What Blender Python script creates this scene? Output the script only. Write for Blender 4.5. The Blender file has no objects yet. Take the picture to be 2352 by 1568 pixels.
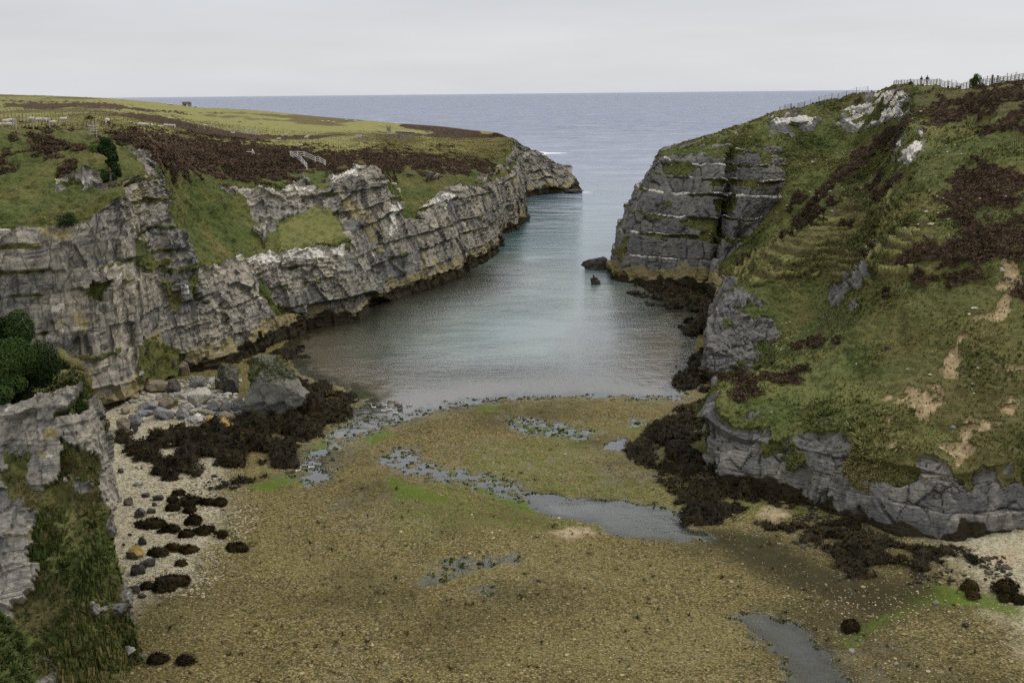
import bpy, bmesh, math, random
import numpy as np
from mathutils import Vector, Matrix, Euler
random.seed(7); RNG = np.random.default_rng(7)
scn = bpy.context.scene
COL = scn.collection

# ------------------------------------------------------------------ camera
LENS_PX = 35/36*2352          # focal length in pixels of a 2352 px wide survey frame
CX, CY, H = 1176., 784., 30.
PITCH, ROLL = math.atan(569.7/LENS_PX), math.radians(0.58)
_f = np.array([0, math.cos(PITCH), -math.sin(PITCH)])
_r = np.array([1., 0, 0]); _u = np.array([0, math.sin(PITCH), math.cos(PITCH)])
_r2 = math.cos(ROLL)*_r - math.sin(ROLL)*_u
_u2 = math.cos(ROLL)*_u + math.sin(ROLL)*_r
cam_d = bpy.data.cameras.new('camera'); cam = bpy.data.objects.new('camera', cam_d); COL.objects.link(cam)
cam_d.lens = 35; cam_d.sensor_width = 36; cam_d.clip_start = 1; cam_d.clip_end = 90000
M = Matrix.Identity(4)
for i in range(3):
    M[i][0], M[i][1], M[i][2] = _r2[i], _u2[i], -_f[i]
M[2][3] = H
cam.matrix_world = M
scn.camera = cam

# ------------------------------------------------------------------ world, sun, exposure
SUN_AZ, SUN_EL = math.radians(62), math.radians(50)     # azimuth clockwise from +Y
w = bpy.data.worlds.new('World'); scn.world = w; w.use_nodes = True
nt = w.node_tree; nt.nodes.clear()
def wn(t, **k):
    n = nt.nodes.new(t)
    for a, b in k.items(): setattr(n, a, b)
    return n
out = wn('ShaderNodeOutputWorld'); bg = wn('ShaderNodeBackground'); bg.inputs[1].default_value = 0.1
sky = wn('ShaderNodeTexSky', sky_type='NISHITA', sun_disc=False, sun_elevation=SUN_EL, sun_rotation=SUN_AZ)
tc = wn('ShaderNodeTexCoord'); sep = wn('ShaderNodeSeparateXYZ')
nt.links.new(tc.outputs['Generated'], sep.inputs[0])
cr = wn('ShaderNodeValToRGB')                           # overcast luminance: pale at the horizon, brighter to the zenith
e = cr.color_ramp.elements
e[0].position = 0.0; e[0].color = (.54, .55, .578, 1)
e[1].position = 1.0; e[1].color = (1.25, 1.25, 1.28, 1)
for p_, c_ in ((.035, (.55, .557, .576, 1)), (.10, (.512, .52, .542, 1)), (.22, (.60, .605, .63, 1)), (.5, (.92, .92, .95, 1))):
    x = e.new(p_); x.color = c_
nt.links.new(sep.outputs[2], cr.inputs[0])
mp = wn('ShaderNodeMapping'); mp.inputs['Scale'].default_value = (2.2, 2.2, 16)
nz = wn('ShaderNodeTexNoise'); nz.inputs['Scale'].default_value = 1.6; nz.inputs['Detail'].default_value = 4
nt.links.new(tc.outputs['Generated'], mp.inputs[0]); nt.links.new(mp.outputs[0], nz.inputs['Vector'])
mr = wn('ShaderNodeMapRange'); mr.inputs[1].default_value = .3; mr.inputs[2].default_value = .7
mr.inputs[3].default_value = 9.3; mr.inputs[4].default_value = 10.5
nt.links.new(nz.outputs[0], mr.inputs[0])
sc = wn('ShaderNodeVectorMath', operation='SCALE')
nt.links.new(cr.outputs[0], sc.inputs[0]); nt.links.new(mr.outputs[0], sc.inputs['Scale'])
mx = wn('ShaderNodeMixRGB'); mx.inputs[0].default_value = .93
nt.links.new(sky.outputs[0], mx.inputs[1]); nt.links.new(sc.outputs[0], mx.inputs[2])
nt.links.new(mx.outputs[0], bg.inputs[0]); nt.links.new(bg.outputs[0], out.inputs[0])
sun_d = bpy.data.lights.new('sun', 'SUN'); sun = bpy.data.objects.new('sun', sun_d); COL.objects.link(sun)
sun_d.energy = 1.5; sun_d.angle = math.radians(11); sun_d.color = (1, .95, .87)
sdir = Vector((math.sin(SUN_AZ)*math.cos(SUN_EL), math.cos(SUN_AZ)*math.cos(SUN_EL), math.sin(SUN_EL)))
sun.rotation_euler = sdir.to_track_quat('Z', 'Y').to_euler()
scn.view_settings.view_transform = 'Standard'; scn.view_settings.look = 'None'
scn.view_settings.exposure = 0.36; scn.view_settings.gamma = 1; scn.view_settings.use_curve_mapping = False
scn.cycles.use_denoising = False; scn.cycles.sample_clamp_indirect = 4; scn.cycles.sample_clamp_direct = 3
scn.cycles.max_bounces = 6; scn.cycles.diffuse_bounces = 2; scn.cycles.glossy_bounces = 2
scn.cycles.transparent_max_bounces = 6; scn.cycles.caustics_reflective = False; scn.cycles.caustics_refractive = False

# ------------------------------------------------------------------ survey points, noise, meshes
def ray(px, py): return _f + _r2*(px-CX)/LENS_PX - _u2*(py-CY)/LENS_PX
def W(px, py, Y=None, z=None):                          # survey bearing + distance (or level) -> point in metres
    d = ray(px, py); t = (z-H)/d[2] if Y is None else Y/d[1]
    return np.array([0, 0, H]) + t*d
def bearing(P):                                         # bearings of points, in survey units
    q = P - np.array([0, 0, H]); dep = np.maximum(q@_f, .1)
    return CX + LENS_PX*(q@_r2)/dep, CY - LENS_PX*(q@_u2)/dep, dep

def _h(ix, iy, iz, s):
    h = (ix.astype(np.int64)*374761393 + iy.astype(np.int64)*668265263 + iz.astype(np.int64)*1274126177 + s*974634757) & 0xffffffff
    h = ((h ^ (h >> 13))*1103515245) & 0xffffffff
    h = ((h ^ (h >> 16))*2246822519) & 0xffffffff
    return ((h ^ (h >> 15)) & 0xffffff)/16777215.
def vnoise(P, s=0):
    i = np.floor(P).astype(np.int64); f = P-i; f = f*f*f*(f*(f*6-15)+10)
    x, y, z = i[:, 0], i[:, 1], i[:, 2]; a, b, c = f[:, 0], f[:, 1], f[:, 2]
    g = lambda dx, dy, dz: _h(x+dx, y+dy, z+dz, s)
    l = lambda u, v, t: u+(v-u)*t
    return l(l(l(g(0,0,0), g(1,0,0), a), l(g(0,1,0), g(1,1,0), a), b), l(l(g(0,0,1), g(1,0,1), a), l(g(0,1,1), g(1,1,1), a), b), c)*2-1
def fbm(P, sc, o=4, s=0, g=.5):
    v = 0; a = 1; P = P*np.asarray(sc, float)
    for k in range(o): v = v + a*vnoise(P, s+k*17); a *= g; P = P*2.03+11.3
    return v
def worley(P, s=0):                                     # (distance to nearest, to second nearest, id of nearest)
    i = np.floor(P).astype(np.int64); f1 = np.full(len(P), 9.); f2 = f1.copy(); idn = np.zeros(len(P))
    for dx in (-1, 0, 1):
        for dy in (-1, 0, 1):
            for dz in (-1, 0, 1):
                cx, cy, cz = i[:, 0]+dx, i[:, 1]+dy, i[:, 2]+dz
                d = np.sqrt((cx+_h(cx, cy, cz, s)-P[:, 0])**2 + (cy+_h(cx, cy, cz, s+1)-P[:, 1])**2 + (cz+_h(cx, cy, cz, s+2)-P[:, 2])**2)
                n = d < f1
                f2 = np.where(n, f1, np.minimum(f2, d)); idn = np.where(n, _h(cx, cy, cz, s+3), idn); f1 = np.where(n, d, f1)
    return f1, f2, idn
def facets(P, s, A, B):                                  # flat-faced blocks: offset + random tilt per cell; and gap between cells
    i = np.floor(P).astype(np.int64); f1 = np.full(len(P), 9.); f2 = f1.copy(); best = np.zeros((len(P), 3)); vec = best.copy()
    for dx in (-1, 0, 1):
        for dy in (-1, 0, 1):
            for dz in (-1, 0, 1):
                c = i+np.array([dx, dy, dz]); cc = [c[:, k] for k in range(3)]
                off = c + np.stack([_h(*cc, s), _h(*cc, s+1), _h(*cc, s+2)], 1)-P
                d = np.sqrt((off*off).sum(1)); n = d < f1
                f2 = np.where(n, f1, np.minimum(f2, d)); f1 = np.where(n, d, f1); best[n] = c[n]; vec[n] = off[n]
    bb = [best[:, k].astype(np.int64) for k in range(3)]
    g = np.stack([_h(*bb, s+5), _h(*bb, s+6), _h(*bb, s+7)], 1)-.5
    return (_h(*bb, s+4)-.5)*A+(vec*g).sum(1)*B, f2-f1
def sstep(a, b, x): t = np.clip((x-a)/(b-a), 0, 1); return t*t*(3-2*t)
def inpoly(x, y, poly):
    r = np.zeros(len(x), bool); p = np.asarray(poly, float); j = len(p)-1
    for i in range(len(p)):
        c = ((p[i, 1] > y) != (p[j, 1] > y)) & (x < (p[j, 0]-p[i, 0])*(y-p[i, 1])/(p[j, 1]-p[i, 1]+1e-12)+p[i, 0])
        r ^= c; j = i
    return r
def polysd(x, y, poly):                                 # signed distance, positive inside
    p = np.asarray(poly, float); d = np.full(len(x), 1e9)
    for i in range(len(p)):
        a = p[i-1]; b = p[i]; e = b-a; t = np.clip(((x-a[0])*e[0]+(y-a[1])*e[1])/(e@e+1e-12), 0, 1)
        d = np.minimum(d, (x-a[0]-t*e[0])**2+(y-a[1]-t*e[1])**2)
    return np.sqrt(d)*np.where(inpoly(x, y, p), 1, -1)

def mesh_obj(name, V, Fq, mat, parent=None, smooth=True, attrs=None, loc=None):
    me = bpy.data.meshes.new(name); V = np.asarray(V, np.float32); Fq = np.asarray(Fq, np.int32)
    n = Fq.shape[1]
    me.vertices.add(len(V)); me.vertices.foreach_set('co', V.ravel())
    me.loops.add(Fq.size); me.loops.foreach_set('vertex_index', Fq.ravel())
    me.polygons.add(len(Fq)); me.polygons.foreach_set('loop_start', np.arange(0, Fq.size, n, dtype=np.int32))
    me.polygons.foreach_set('loop_total', np.full(len(Fq), n, np.int32))
    me.polygons.foreach_set('use_smooth', np.full(len(Fq), smooth, bool))
    me.update(calc_edges=True)
    for k, a in (attrs or {}).items():
        a = np.asarray(a, np.float32)
        if a.ndim == 1: at = me.attributes.new(k, 'FLOAT', 'POINT'); at.data.foreach_set('value', a)
        else: at = me.attributes.new(k, 'FLOAT_COLOR', 'POINT'); at.data.foreach_set('color', a.ravel())
    if mat: me.materials.append(mat)
    o = bpy.data.objects.new(name, me); COL.objects.link(o)
    if parent: o.parent = parent
    if loc is not None: o.location = loc
    return o
def grid_faces(nr, nc):
    a = np.arange(nr*nc).reshape(nr, nc)
    return np.stack([a[:-1, :-1], a[:-1, 1:], a[1:, 1:], a[1:, :-1]], -1).reshape(-1, 4)
def normals(G):                                         # vertex normals of a grid of points
    du = np.gradient(G, axis=0); dv = np.gradient(G, axis=1); n = np.cross(dv, du)
    return n/(np.linalg.norm(n, axis=-1, keepdims=True)+1e-9)
def tag(o, label, cat, group=None):
    o['label'] = label; o['category'] = cat
    if group: o['group'] = group
    return o
def kind(o, k): o['kind'] = k; return o
def thing(name, label, cat, loc=(0, 0, 0), rotz=0, group=None):
    o = bpy.data.objects.new(name, None); COL.objects.link(o); o.location = loc; o.rotation_euler = (0, 0, rotz); o.empty_display_size = .2
    return tag(o, label, cat, group)

# ------------------------------------------------------------------ materials
class Mat:
    def __init__(s, name, rough=.9, spec=.2):
        s.m = bpy.data.materials.new(name); s.m.use_nodes = True; s.t = s.m.node_tree; s.t.nodes.clear()
        s.out = s.n('ShaderNodeOutputMaterial'); s.b = s.n('ShaderNodeBsdfPrincipled')
        s.b.inputs['Roughness'].default_value = rough; s.b.inputs['Specular IOR Level'].default_value = spec
        s.l(s.b.outputs[0], s.out.inputs[0]); s.geo = s.n('ShaderNodeNewGeometry'); s.tc = s.n('ShaderNodeTexCoord')
        s.P = s.geo.outputs['Position']; s.O = s.tc.outputs['Object']
    def n(s, t, **k):
        n = s.t.nodes.new(t)
        for a, b in k.items(): setattr(n, a, b)
        return n
    def l(s, a, b): s.t.links.new(a, b)
    def put(s, v, sock):
        if isinstance(v, (int, float)):
            sock.default_value = v if sock.type != 'RGBA' else (v, v, v, 1)
        elif isinstance(v, tuple): sock.default_value = v if len(v) == 4 or sock.type != 'RGBA' else v+(1,)
        else: s.l(v, sock)
    def noise(s, scale, detail=3, vec=None, rough=.55, dist=0):
        n = s.n('ShaderNodeTexNoise'); n.inputs['Detail'].default_value = detail; n.inputs['Roughness'].default_value = rough
        n.inputs['Distortion'].default_value = dist
        v = vec or s.P
        if isinstance(scale, tuple):
            m = s.n('ShaderNodeVectorMath', operation='MULTIPLY'); s.l(v, m.inputs[0]); m.inputs[1].default_value = scale; v = m.outputs[0]; scale = 1
        n.inputs['Scale'].default_value = scale; s.l(v, n.inputs['Vector']); return n.outputs[0]
    def vor(s, scale, feature='F1', vec=None, out=0, rnd=1):
        n = s.n('ShaderNodeTexVoronoi', feature=feature); v = vec or s.P; n.inputs['Randomness'].default_value = rnd
        if isinstance(scale, tuple):
            m = s.n('ShaderNodeVectorMath', operation='MULTIPLY'); s.l(v, m.inputs[0]); m.inputs[1].default_value = scale; v = m.outputs[0]; scale = 1
        n.inputs['Scale'].default_value = scale; s.l(v, n.inputs['Vector']); return n.outputs[out]
    def math(s, op, a, b=0., c=None):
        n = s.n('ShaderNodeMath', operation=op); s.put(a, n.inputs[0]); s.put(b, n.inputs[1])
        if c is not None: s.put(c, n.inputs[2])
        return n.outputs[0]
    def rng(s, v, a, b, c=0., d=1.):
        n = s.n('ShaderNodeMapRange'); s.put(v, n.inputs[0])
        for i, q in enumerate((a, b, c, d)): s.put(q, n.inputs[i+1])
        return n.outputs[0]
    def mix(s, f, a, b, mode='MIX'):
        n = s.n('ShaderNodeMixRGB', blend_type=mode); s.put(f, n.inputs[0]); s.put(a, n.inputs[1]); s.put(b, n.inputs[2]); return n.outputs[0]
    def ramp(s, v, *stops):
        n = s.n('ShaderNodeValToRGB'); s.l(v, n.inputs[0]); e = n.color_ramp.elements
        for i, (p, c) in enumerate(stops):
            x = e[i] if i < 2 else e.new(p)
            x.position = p; x.color = c+(1,) if len(c) == 3 else c
        return n.outputs[0]
    def attr(s, name, comp=None):
        n = s.n('ShaderNodeAttribute', attribute_name=name)
        if comp is None: return n.outputs['Fac']
        if comp == 3: return n.outputs['Alpha']
        q = s.n('ShaderNodeSeparateColor'); s.l(n.outputs['Color'], q.inputs[0]); return q.outputs[comp]
    def bump(s, h, strength=.5, dist=.1, nrm=None):
        n = s.n('ShaderNodeBump'); n.inputs['Strength'].default_value = strength; n.inputs['Distance'].default_value = dist
        s.l(h, n.inputs['Height'])
        if nrm: s.l(nrm, n.inputs['Normal'])
        return n.outputs[0]
    def done(s, color, nrm=None, rough=None):
        s.put(color, s.b.inputs['Base Color'])
        if nrm: s.l(nrm, s.b.inputs['Normal'])
        if rough is not None: s.put(rough, s.b.inputs['Roughness'])
        return s.m
def plain(name, c, rough=.8, var=.25, scale=8, spec=.2):
    m = Mat(name, rough, spec); n = m.noise(scale, 4, m.O)
    return m.done(m.mix(n, tuple(x*(1-var) for x in c), tuple(min(1, x*(1+var)) for x in c)), m.bump(n, .3, .02))

def rock_nodes(m, vec=None):
    """limestone: strata, upright streaks, joints. returns colour, height"""
    v = vec or m.P
    warp = m.noise(.22, 3, v)
    sep = m.n('ShaderNodeSeparateXYZ'); m.l(v, sep.inputs[0])
    h = m.math('ADD', sep.outputs[2], m.math('MULTIPLY', warp, 1.6))
    h = m.math('ADD', h, m.math('MULTIPLY', sep.outputs[0], -.05))
    cmb = m.n('ShaderNodeCombineXYZ'); m.l(m.math('MULTIPLY', sep.outputs[0], .03), cmb.inputs[0]); m.l(m.math('MULTIPLY', sep.outputs[1], .03), cmb.inputs[1]); m.l(h, cmb.inputs[2])
    band = m.noise(.55, 3, cmb.outputs[0], .65)
    part = m.noise(1.15, 2, cmb.outputs[0], .5)
    fine = m.noise((1.1, 1.1, 2.6), 6, v, .75)
    streak = m.noise((1.5, 1.5, .16), 5, v, .7)
    big = m.noise(.09, 3, v)
    wv = m.n('ShaderNodeVectorMath', operation='MULTIPLY_ADD'); wn_ = m.n('ShaderNodeTexNoise'); wn_.inputs['Scale'].default_value = .9; wn_.inputs['Detail'].default_value = 3; m.l(v, wn_.inputs['Vector'])
    m.l(wn_.outputs['Color'], wv.inputs[0]); wv.inputs[1].default_value = (.9, .9, .9); m.l(v, wv.inputs[2]); vv = wv.outputs[0]
    joints = m.vor((.62, .62, .20), 'DISTANCE_TO_EDGE', vv)
    joints2 = m.vor((2.3, 2.3, .9), 'DISTANCE_TO_EDGE', vv)
    c = m.ramp(band, (.30, (.14, .135, .122)), (.45, (.22, .205, .172)), (.56, (.31, .28, .225)), (.70, (.19, .183, .162)))
    c = m.mix(m.math('MULTIPLY', m.rng(streak, .46, .66), .55), c, (.41, .375, .305))
    c = m.mix(m.math('MULTIPLY', m.rng(streak, .48, .37), .65), c, (.062, .062, .06))
    c = m.mix(m.math('MULTIPLY', m.rng(fine, .50, .34), .62), c, (.055, .054, .05))
    c = m.mix(m.math('MULTIPLY', m.rng(big, .5, .68), .6), c, (.125, .13, .142))
    c = m.mix(m.math('MULTIPLY', m.rng(m.noise(.14, 2, v), .50, .7), .5), c, (.36, .325, .26))
    lines = m.math('MULTIPLY', m.rng(m.math('ABSOLUTE', m.math('SUBTRACT', part, .5)), .0, .018, 1, 0), m.rng(m.noise(.35, 3, v), .42, .58))
    cr1 = m.math('MULTIPLY', m.rng(joints, .0, .05, 1, 0), m.rng(fine, .38, .52, .2, 1))
    cr2 = m.math('MULTIPLY', m.rng(joints2, .0, .05, .8, 0), m.rng(streak, .4, .6, .1, 1))
    c = m.mix(m.math('MULTIPLY', m.math('MAXIMUM', m.math('MAXIMUM', cr1, cr2), lines), .85), c, (.022, .021, .019))
    sp = m.noise(6., 3, v)
    c = m.mix(m.math('MULTIPLY', m.rng(sp, .62, .72), .3), c, (.52, .49, .42))
    hgt = m.math('ADD', m.math('MULTIPLY', fine, .7), m.math('ADD', m.math('MULTIPLY', m.math('MINIMUM', joints, .08), 5.0), m.math('MULTIPLY', m.math('MINIMUM', joints2, .08), 3.)))
    hgt = m.math('SUBTRACT', m.math('ADD', hgt, m.math('MULTIPLY', streak, .9)), m.math('MULTIPLY', lines, .5))
    return c, hgt
def grass_nodes(m):
    v = m.P
    a = m.noise(.16, 4, v, .6); b = m.noise(1.3, 5, v, .7); c2 = m.noise(.035, 2, v)
    c = m.ramp(a, (.32, (.034, .056, .013)), (.46, (.054, .076, .019)), (.57, (.090, .092, .027)), (.70, (.15, .125, .05)))
    c = m.mix(m.math('MULTIPLY', m.rng(b, .35, .65), .6), c, (.115, .125, .036))
    c = m.mix(m.math('MULTIPLY', m.rng(b, .47, .30), .8), c, (.014, .019, .006))
    c = m.mix(m.math('MULTIPLY', m.rng(c2, .45, .62), .32), c, (.115, .092, .036))
    d = m.noise(5., 4, v, .75)
    c = m.mix(m.math('MULTIPLY', m.rng(d, .5, .3), .7), c, (.012, .015, .005))
    return c, m.math('ADD', b, m.math('MULTIPLY', d, .5))
def terrain_material():
    m = Mat('limestone_and_turf', .92, .12)
    rc, rh = rock_nodes(m); gc, gh = grass_nodes(m)
    v = m.P
    gr, he, wh, sa = (m.attr('m1', i) for i in range(4))
    ti, ye, br, gl = (m.attr('m2', i) for i in range(4))
    n1 = m.noise(1.1, 5, v, .7); n2 = m.noise(3.5, 4, v, .7)
    edge = lambda a, k=1., w=.12: m.rng(m.math('ADD', a, m.math('MULTIPLY', m.math('SUBTRACT', n1, .5), k)), .5-w, .5+w)
    rc = m.mix(m.math('MULTIPLY', br, .6), rc, m.mix(n2, (.058, .059, .062), (.19, .187, .18)))
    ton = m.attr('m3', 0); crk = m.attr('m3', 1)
    rc = m.mix(.75, rc, m.ramp(ton, (.15, (.54, .55, .57)), (.5, (.88, .87, .84)), (.85, (1.14, 1.10, 1.01))), 'MULTIPLY')
    # whitened rock
    wc = m.mix(m.rng(n2, .35, .55), (.20, .19, .17), (.58, .55, .48))
    rc = m.mix(edge(wh, 1.2), rc, wc)
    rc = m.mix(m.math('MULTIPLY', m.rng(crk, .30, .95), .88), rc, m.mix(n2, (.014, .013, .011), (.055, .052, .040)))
    # tide stain and yellow lichen at the foot
    yc = m.mix(n2, (.10, .08, .028), (.33, .27, .11))
    rc = m.mix(m.math('MULTIPLY', edge(ye, 1.3), .8), rc, yc)
    rc = m.mix(edge(ti, .8), rc, m.mix(n2, (.012, .010, .007), (.045, .035, .018)))
    # grass, brightened yellow-green where marked
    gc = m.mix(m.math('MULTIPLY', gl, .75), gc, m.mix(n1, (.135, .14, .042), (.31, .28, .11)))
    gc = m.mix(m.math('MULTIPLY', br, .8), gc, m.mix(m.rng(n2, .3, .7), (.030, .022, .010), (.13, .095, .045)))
    # heather
    hc = m.mix(m.rng(n2, .3, .7), (.016, .011, .007), (.080, .050, .030))
    hc = m.mix(m.math('MULTIPLY', m.rng(n1, .5, .66), .55), hc, (.105, .078, .030))
    hc = m.mix(m.math('MULTIPLY', m.rng(m.noise(.3, 3, v), .58, .68), .4), hc, (.085, .045, .055))
    gc = m.mix(edge(he, .9), gc, hc)
    sc_ = m.mix(m.rng(n2, .3, .7), (.17, .125, .06), (.40, .31, .175))
    sc_ = m.mix(m.rng(m.vor(2.2, 'F1', v), .12, .2, .6, 0), sc_, (.42, .38, .32))
    gc = m.mix(edge(sa, 1.0), gc, sc_)
    ge = edge(gr, .9)
    col = m.mix(ge, rc, gc)
    nr = m.bump(rh, .5, .16); ng = m.bump(gh, .8, .28)
    mixn = m.n('ShaderNodeMix', data_type='VECTOR'); m.l(ge, mixn.inputs[0]); m.l(nr, mixn.inputs[4]); m.l(ng, mixn.inputs[5])
    return m.done(col, mixn.outputs[1])
MT = terrain_material()
# ------------------------------------------------------------------ terrain: lofted from surveyed profiles
def herm(A, n):                                         # monotone cubic along axis 0; n[k] steps between k and k+1
    d = np.diff(A, axis=0); m = np.zeros_like(A)
    a, b = d[:-1], d[1:]; ok = a*b > 0
    m[1:-1] = np.where(ok, 2*a*b/np.where(ok, a+b, 1), 0); m[0] = d[0]; m[-1] = d[-1]
    out = []
    for k in range(len(A)-1):
        t = (np.arange(n[k])/n[k]).reshape((-1,)+(1,)*(A.ndim-1))
        out.append((2*t**3-3*t**2+1)*A[k]+(t**3-2*t**2+t)*m[k]+(-2*t**3+3*t**2)*A[k+1]+(t**3-t**2)*m[k+1])
    return np.concatenate(out+[A[-1:]])
def loft(P, res_s, res_t, s_rails):
    P = np.asarray(P, float)
    ns = np.maximum(1, np.ceil(np.linalg.norm(np.diff(P[:, s_rails], axis=0), axis=-1).max(1)/np.asarray(res_s)).astype(int))
    G = herm(P, ns); S = herm(np.arange(len(P), dtype=float)[:, None], ns)[:, 0]
    L = np.linalg.norm(np.diff(P, axis=1), axis=-1); L = np.sort(L, 0)[int(len(P)*.8)]
    ntt = np.maximum(1, np.ceil(L/np.asarray(res_t)).astype(int))
    G = herm(G.transpose(1, 0, 2), ntt).transpose(1, 0, 2); T = herm(np.arange(P.shape[1], dtype=float)[:, None], ntt)[:, 0]
    return G, S, T
def survey(rows): return [[W(x, y, Y=Y) for x, y, Y in r] for r in rows]

def poly_mask(P, polys, amp, seed):                     # ragged-edged patches
    px, py, dep = bearing(P); k = LENS_PX/dep
    jx = fbm(P, .45, 4, seed)*amp*k; jy = fbm(P, .45, 4, seed+5)*amp*k*.6
    m = np.zeros(len(P), bool)
    for p in polys: m |= inpoly(px+jx, py+jy, p)
    return m.astype(float)
BEDS_R = np.array([-9, -2, 1.6, 4.6, 8.2, 11.1, 14.4, 16.6, 18.8, 20.6, 22.5, 25, 40])
BEDS_L = np.cumsum(np.array([-6, 3.2, 2.4, 2.2, 3.6, 1.7, 3.0, 2.2, 3.6, 2.0, 2.6, 3.1, 2.2, 6, 9, 20]))
def beds(P, B, tilt, wob=.5):
    z = P[:, 2]+P[:, 0]*tilt[0]+P[:, 1]*tilt[1]+fbm(P, .07, 3, 3)*wob+fbm(P, (.6, .6, .2), 2, 4)*.12
    k = np.clip(np.searchsorted(B, z)-1, 0, len(B)-2)
    return k, (z-B[k])/(B[k+1]-B[k])
def blocks(P, k, w, seed):                               # blocks of one bed, parted by upright joints: offset, tilt, gap, tone
    q = np.stack([P[:, 0]/w, P[:, 1]/w, k*9.+.5], 1)
    q[:, :2] += np.stack([fbm(P, .5/w, 2, seed+60), fbm(P, .5/w, 2, seed+61)], 1)*.10
    i = np.floor(q[:, :2]).astype(np.int64); kk = k.astype(np.int64); f1 = np.full(len(P), 9.); f2 = f1.copy(); bx = np.zeros((len(P), 2), np.int64); v = np.zeros((len(P), 2))
    for dx in (-1, 0, 1):
        for dy in (-1, 0, 1):
            cx, cy = i[:, 0]+dx, i[:, 1]+dy; off = np.stack([cx+_h(cx, cy, kk, seed), cy+_h(cx, cy, kk, seed+1)], 1)-q[:, :2]
            d = np.sqrt((off*off).sum(1)); n = d < f1
            f2 = np.where(n, f1, np.minimum(f2, d)); f1 = np.where(n, d, f1); bx[n] = np.stack([cx, cy], 1)[n]; v[n] = off[n]
    h = lambda j: _h(bx[:, 0], bx[:, 1], kk, seed+j)
    return h(2)-.5, (v[:, 0]*(h(3)-.5)+v[:, 1]*(h(4)-.5))*2, f2-f1, h(5)
def rock_relief(P, B=None, tilt=(-.05, .02), step=.26, mask=None, scale=1.):
    """displacement, bed-top ledges, block tone, crack depth"""
    n0 = len(P); out = np.zeros(n0); led = np.zeros(n0); tone = np.full(n0, .5); crack = np.zeros(n0); idx = np.arange(n0) if mask is None else np.nonzero(mask)[0]
    if len(idx) == 0: return out, led, tone, crack
    P = P[idx]; BB = BEDS_L if B is None else B; k, zf = beds(P, BB, tilt, .5 if B is None else .3)
    thick = BB[k+1]-BB[k]; nsub = np.maximum(2, np.round(thick/(.6*scale))); sub = np.floor(zf*nsub); sf = zf*nsub-sub; k2 = k*16+sub
    brk = 1. if B is not None else np.clip(.75+fbm(P, (.13, .13, .08), 3, 45)*.8, .15, 1.3)
    d = brk*(step*(zf-.45)*(.6+.8*_h(k, k*0, k*0, 11)))
    o1, t1, e1, n1 = blocks(P, k, 2.9*scale, 21); o2, t2, e2, n2 = blocks(P, k2, 1.05*scale, 31)
    cov = sstep(-.25, .35, fbm(P, (.16, .16, .12), 3, 47))            # broken ground against smooth faces
    d += scale*(o1*.55+t1*.25 + (o2*.34+t2*.20)*(.45+.55*cov) + fbm(P, (.11, .11, .022), 3, 41)*.8 + fbm(P, (.45, .45, .10), 3, 43)*.24 + fbm(P, (2.2, 2.2, 1.0), 2, 51)*.07)
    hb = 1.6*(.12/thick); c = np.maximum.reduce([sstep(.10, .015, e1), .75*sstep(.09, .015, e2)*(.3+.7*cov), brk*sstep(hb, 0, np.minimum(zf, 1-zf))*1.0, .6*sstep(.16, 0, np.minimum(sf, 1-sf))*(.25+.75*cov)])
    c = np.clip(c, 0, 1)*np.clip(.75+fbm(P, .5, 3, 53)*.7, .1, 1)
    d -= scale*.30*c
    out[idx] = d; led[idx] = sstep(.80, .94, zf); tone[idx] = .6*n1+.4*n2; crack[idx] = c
    return out, led, tone, crack
def turf_relief(P):
    return fbm(P, .35, 3, 61)*.28 + fbm(P, 1.5, 3, 62)*.13

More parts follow.
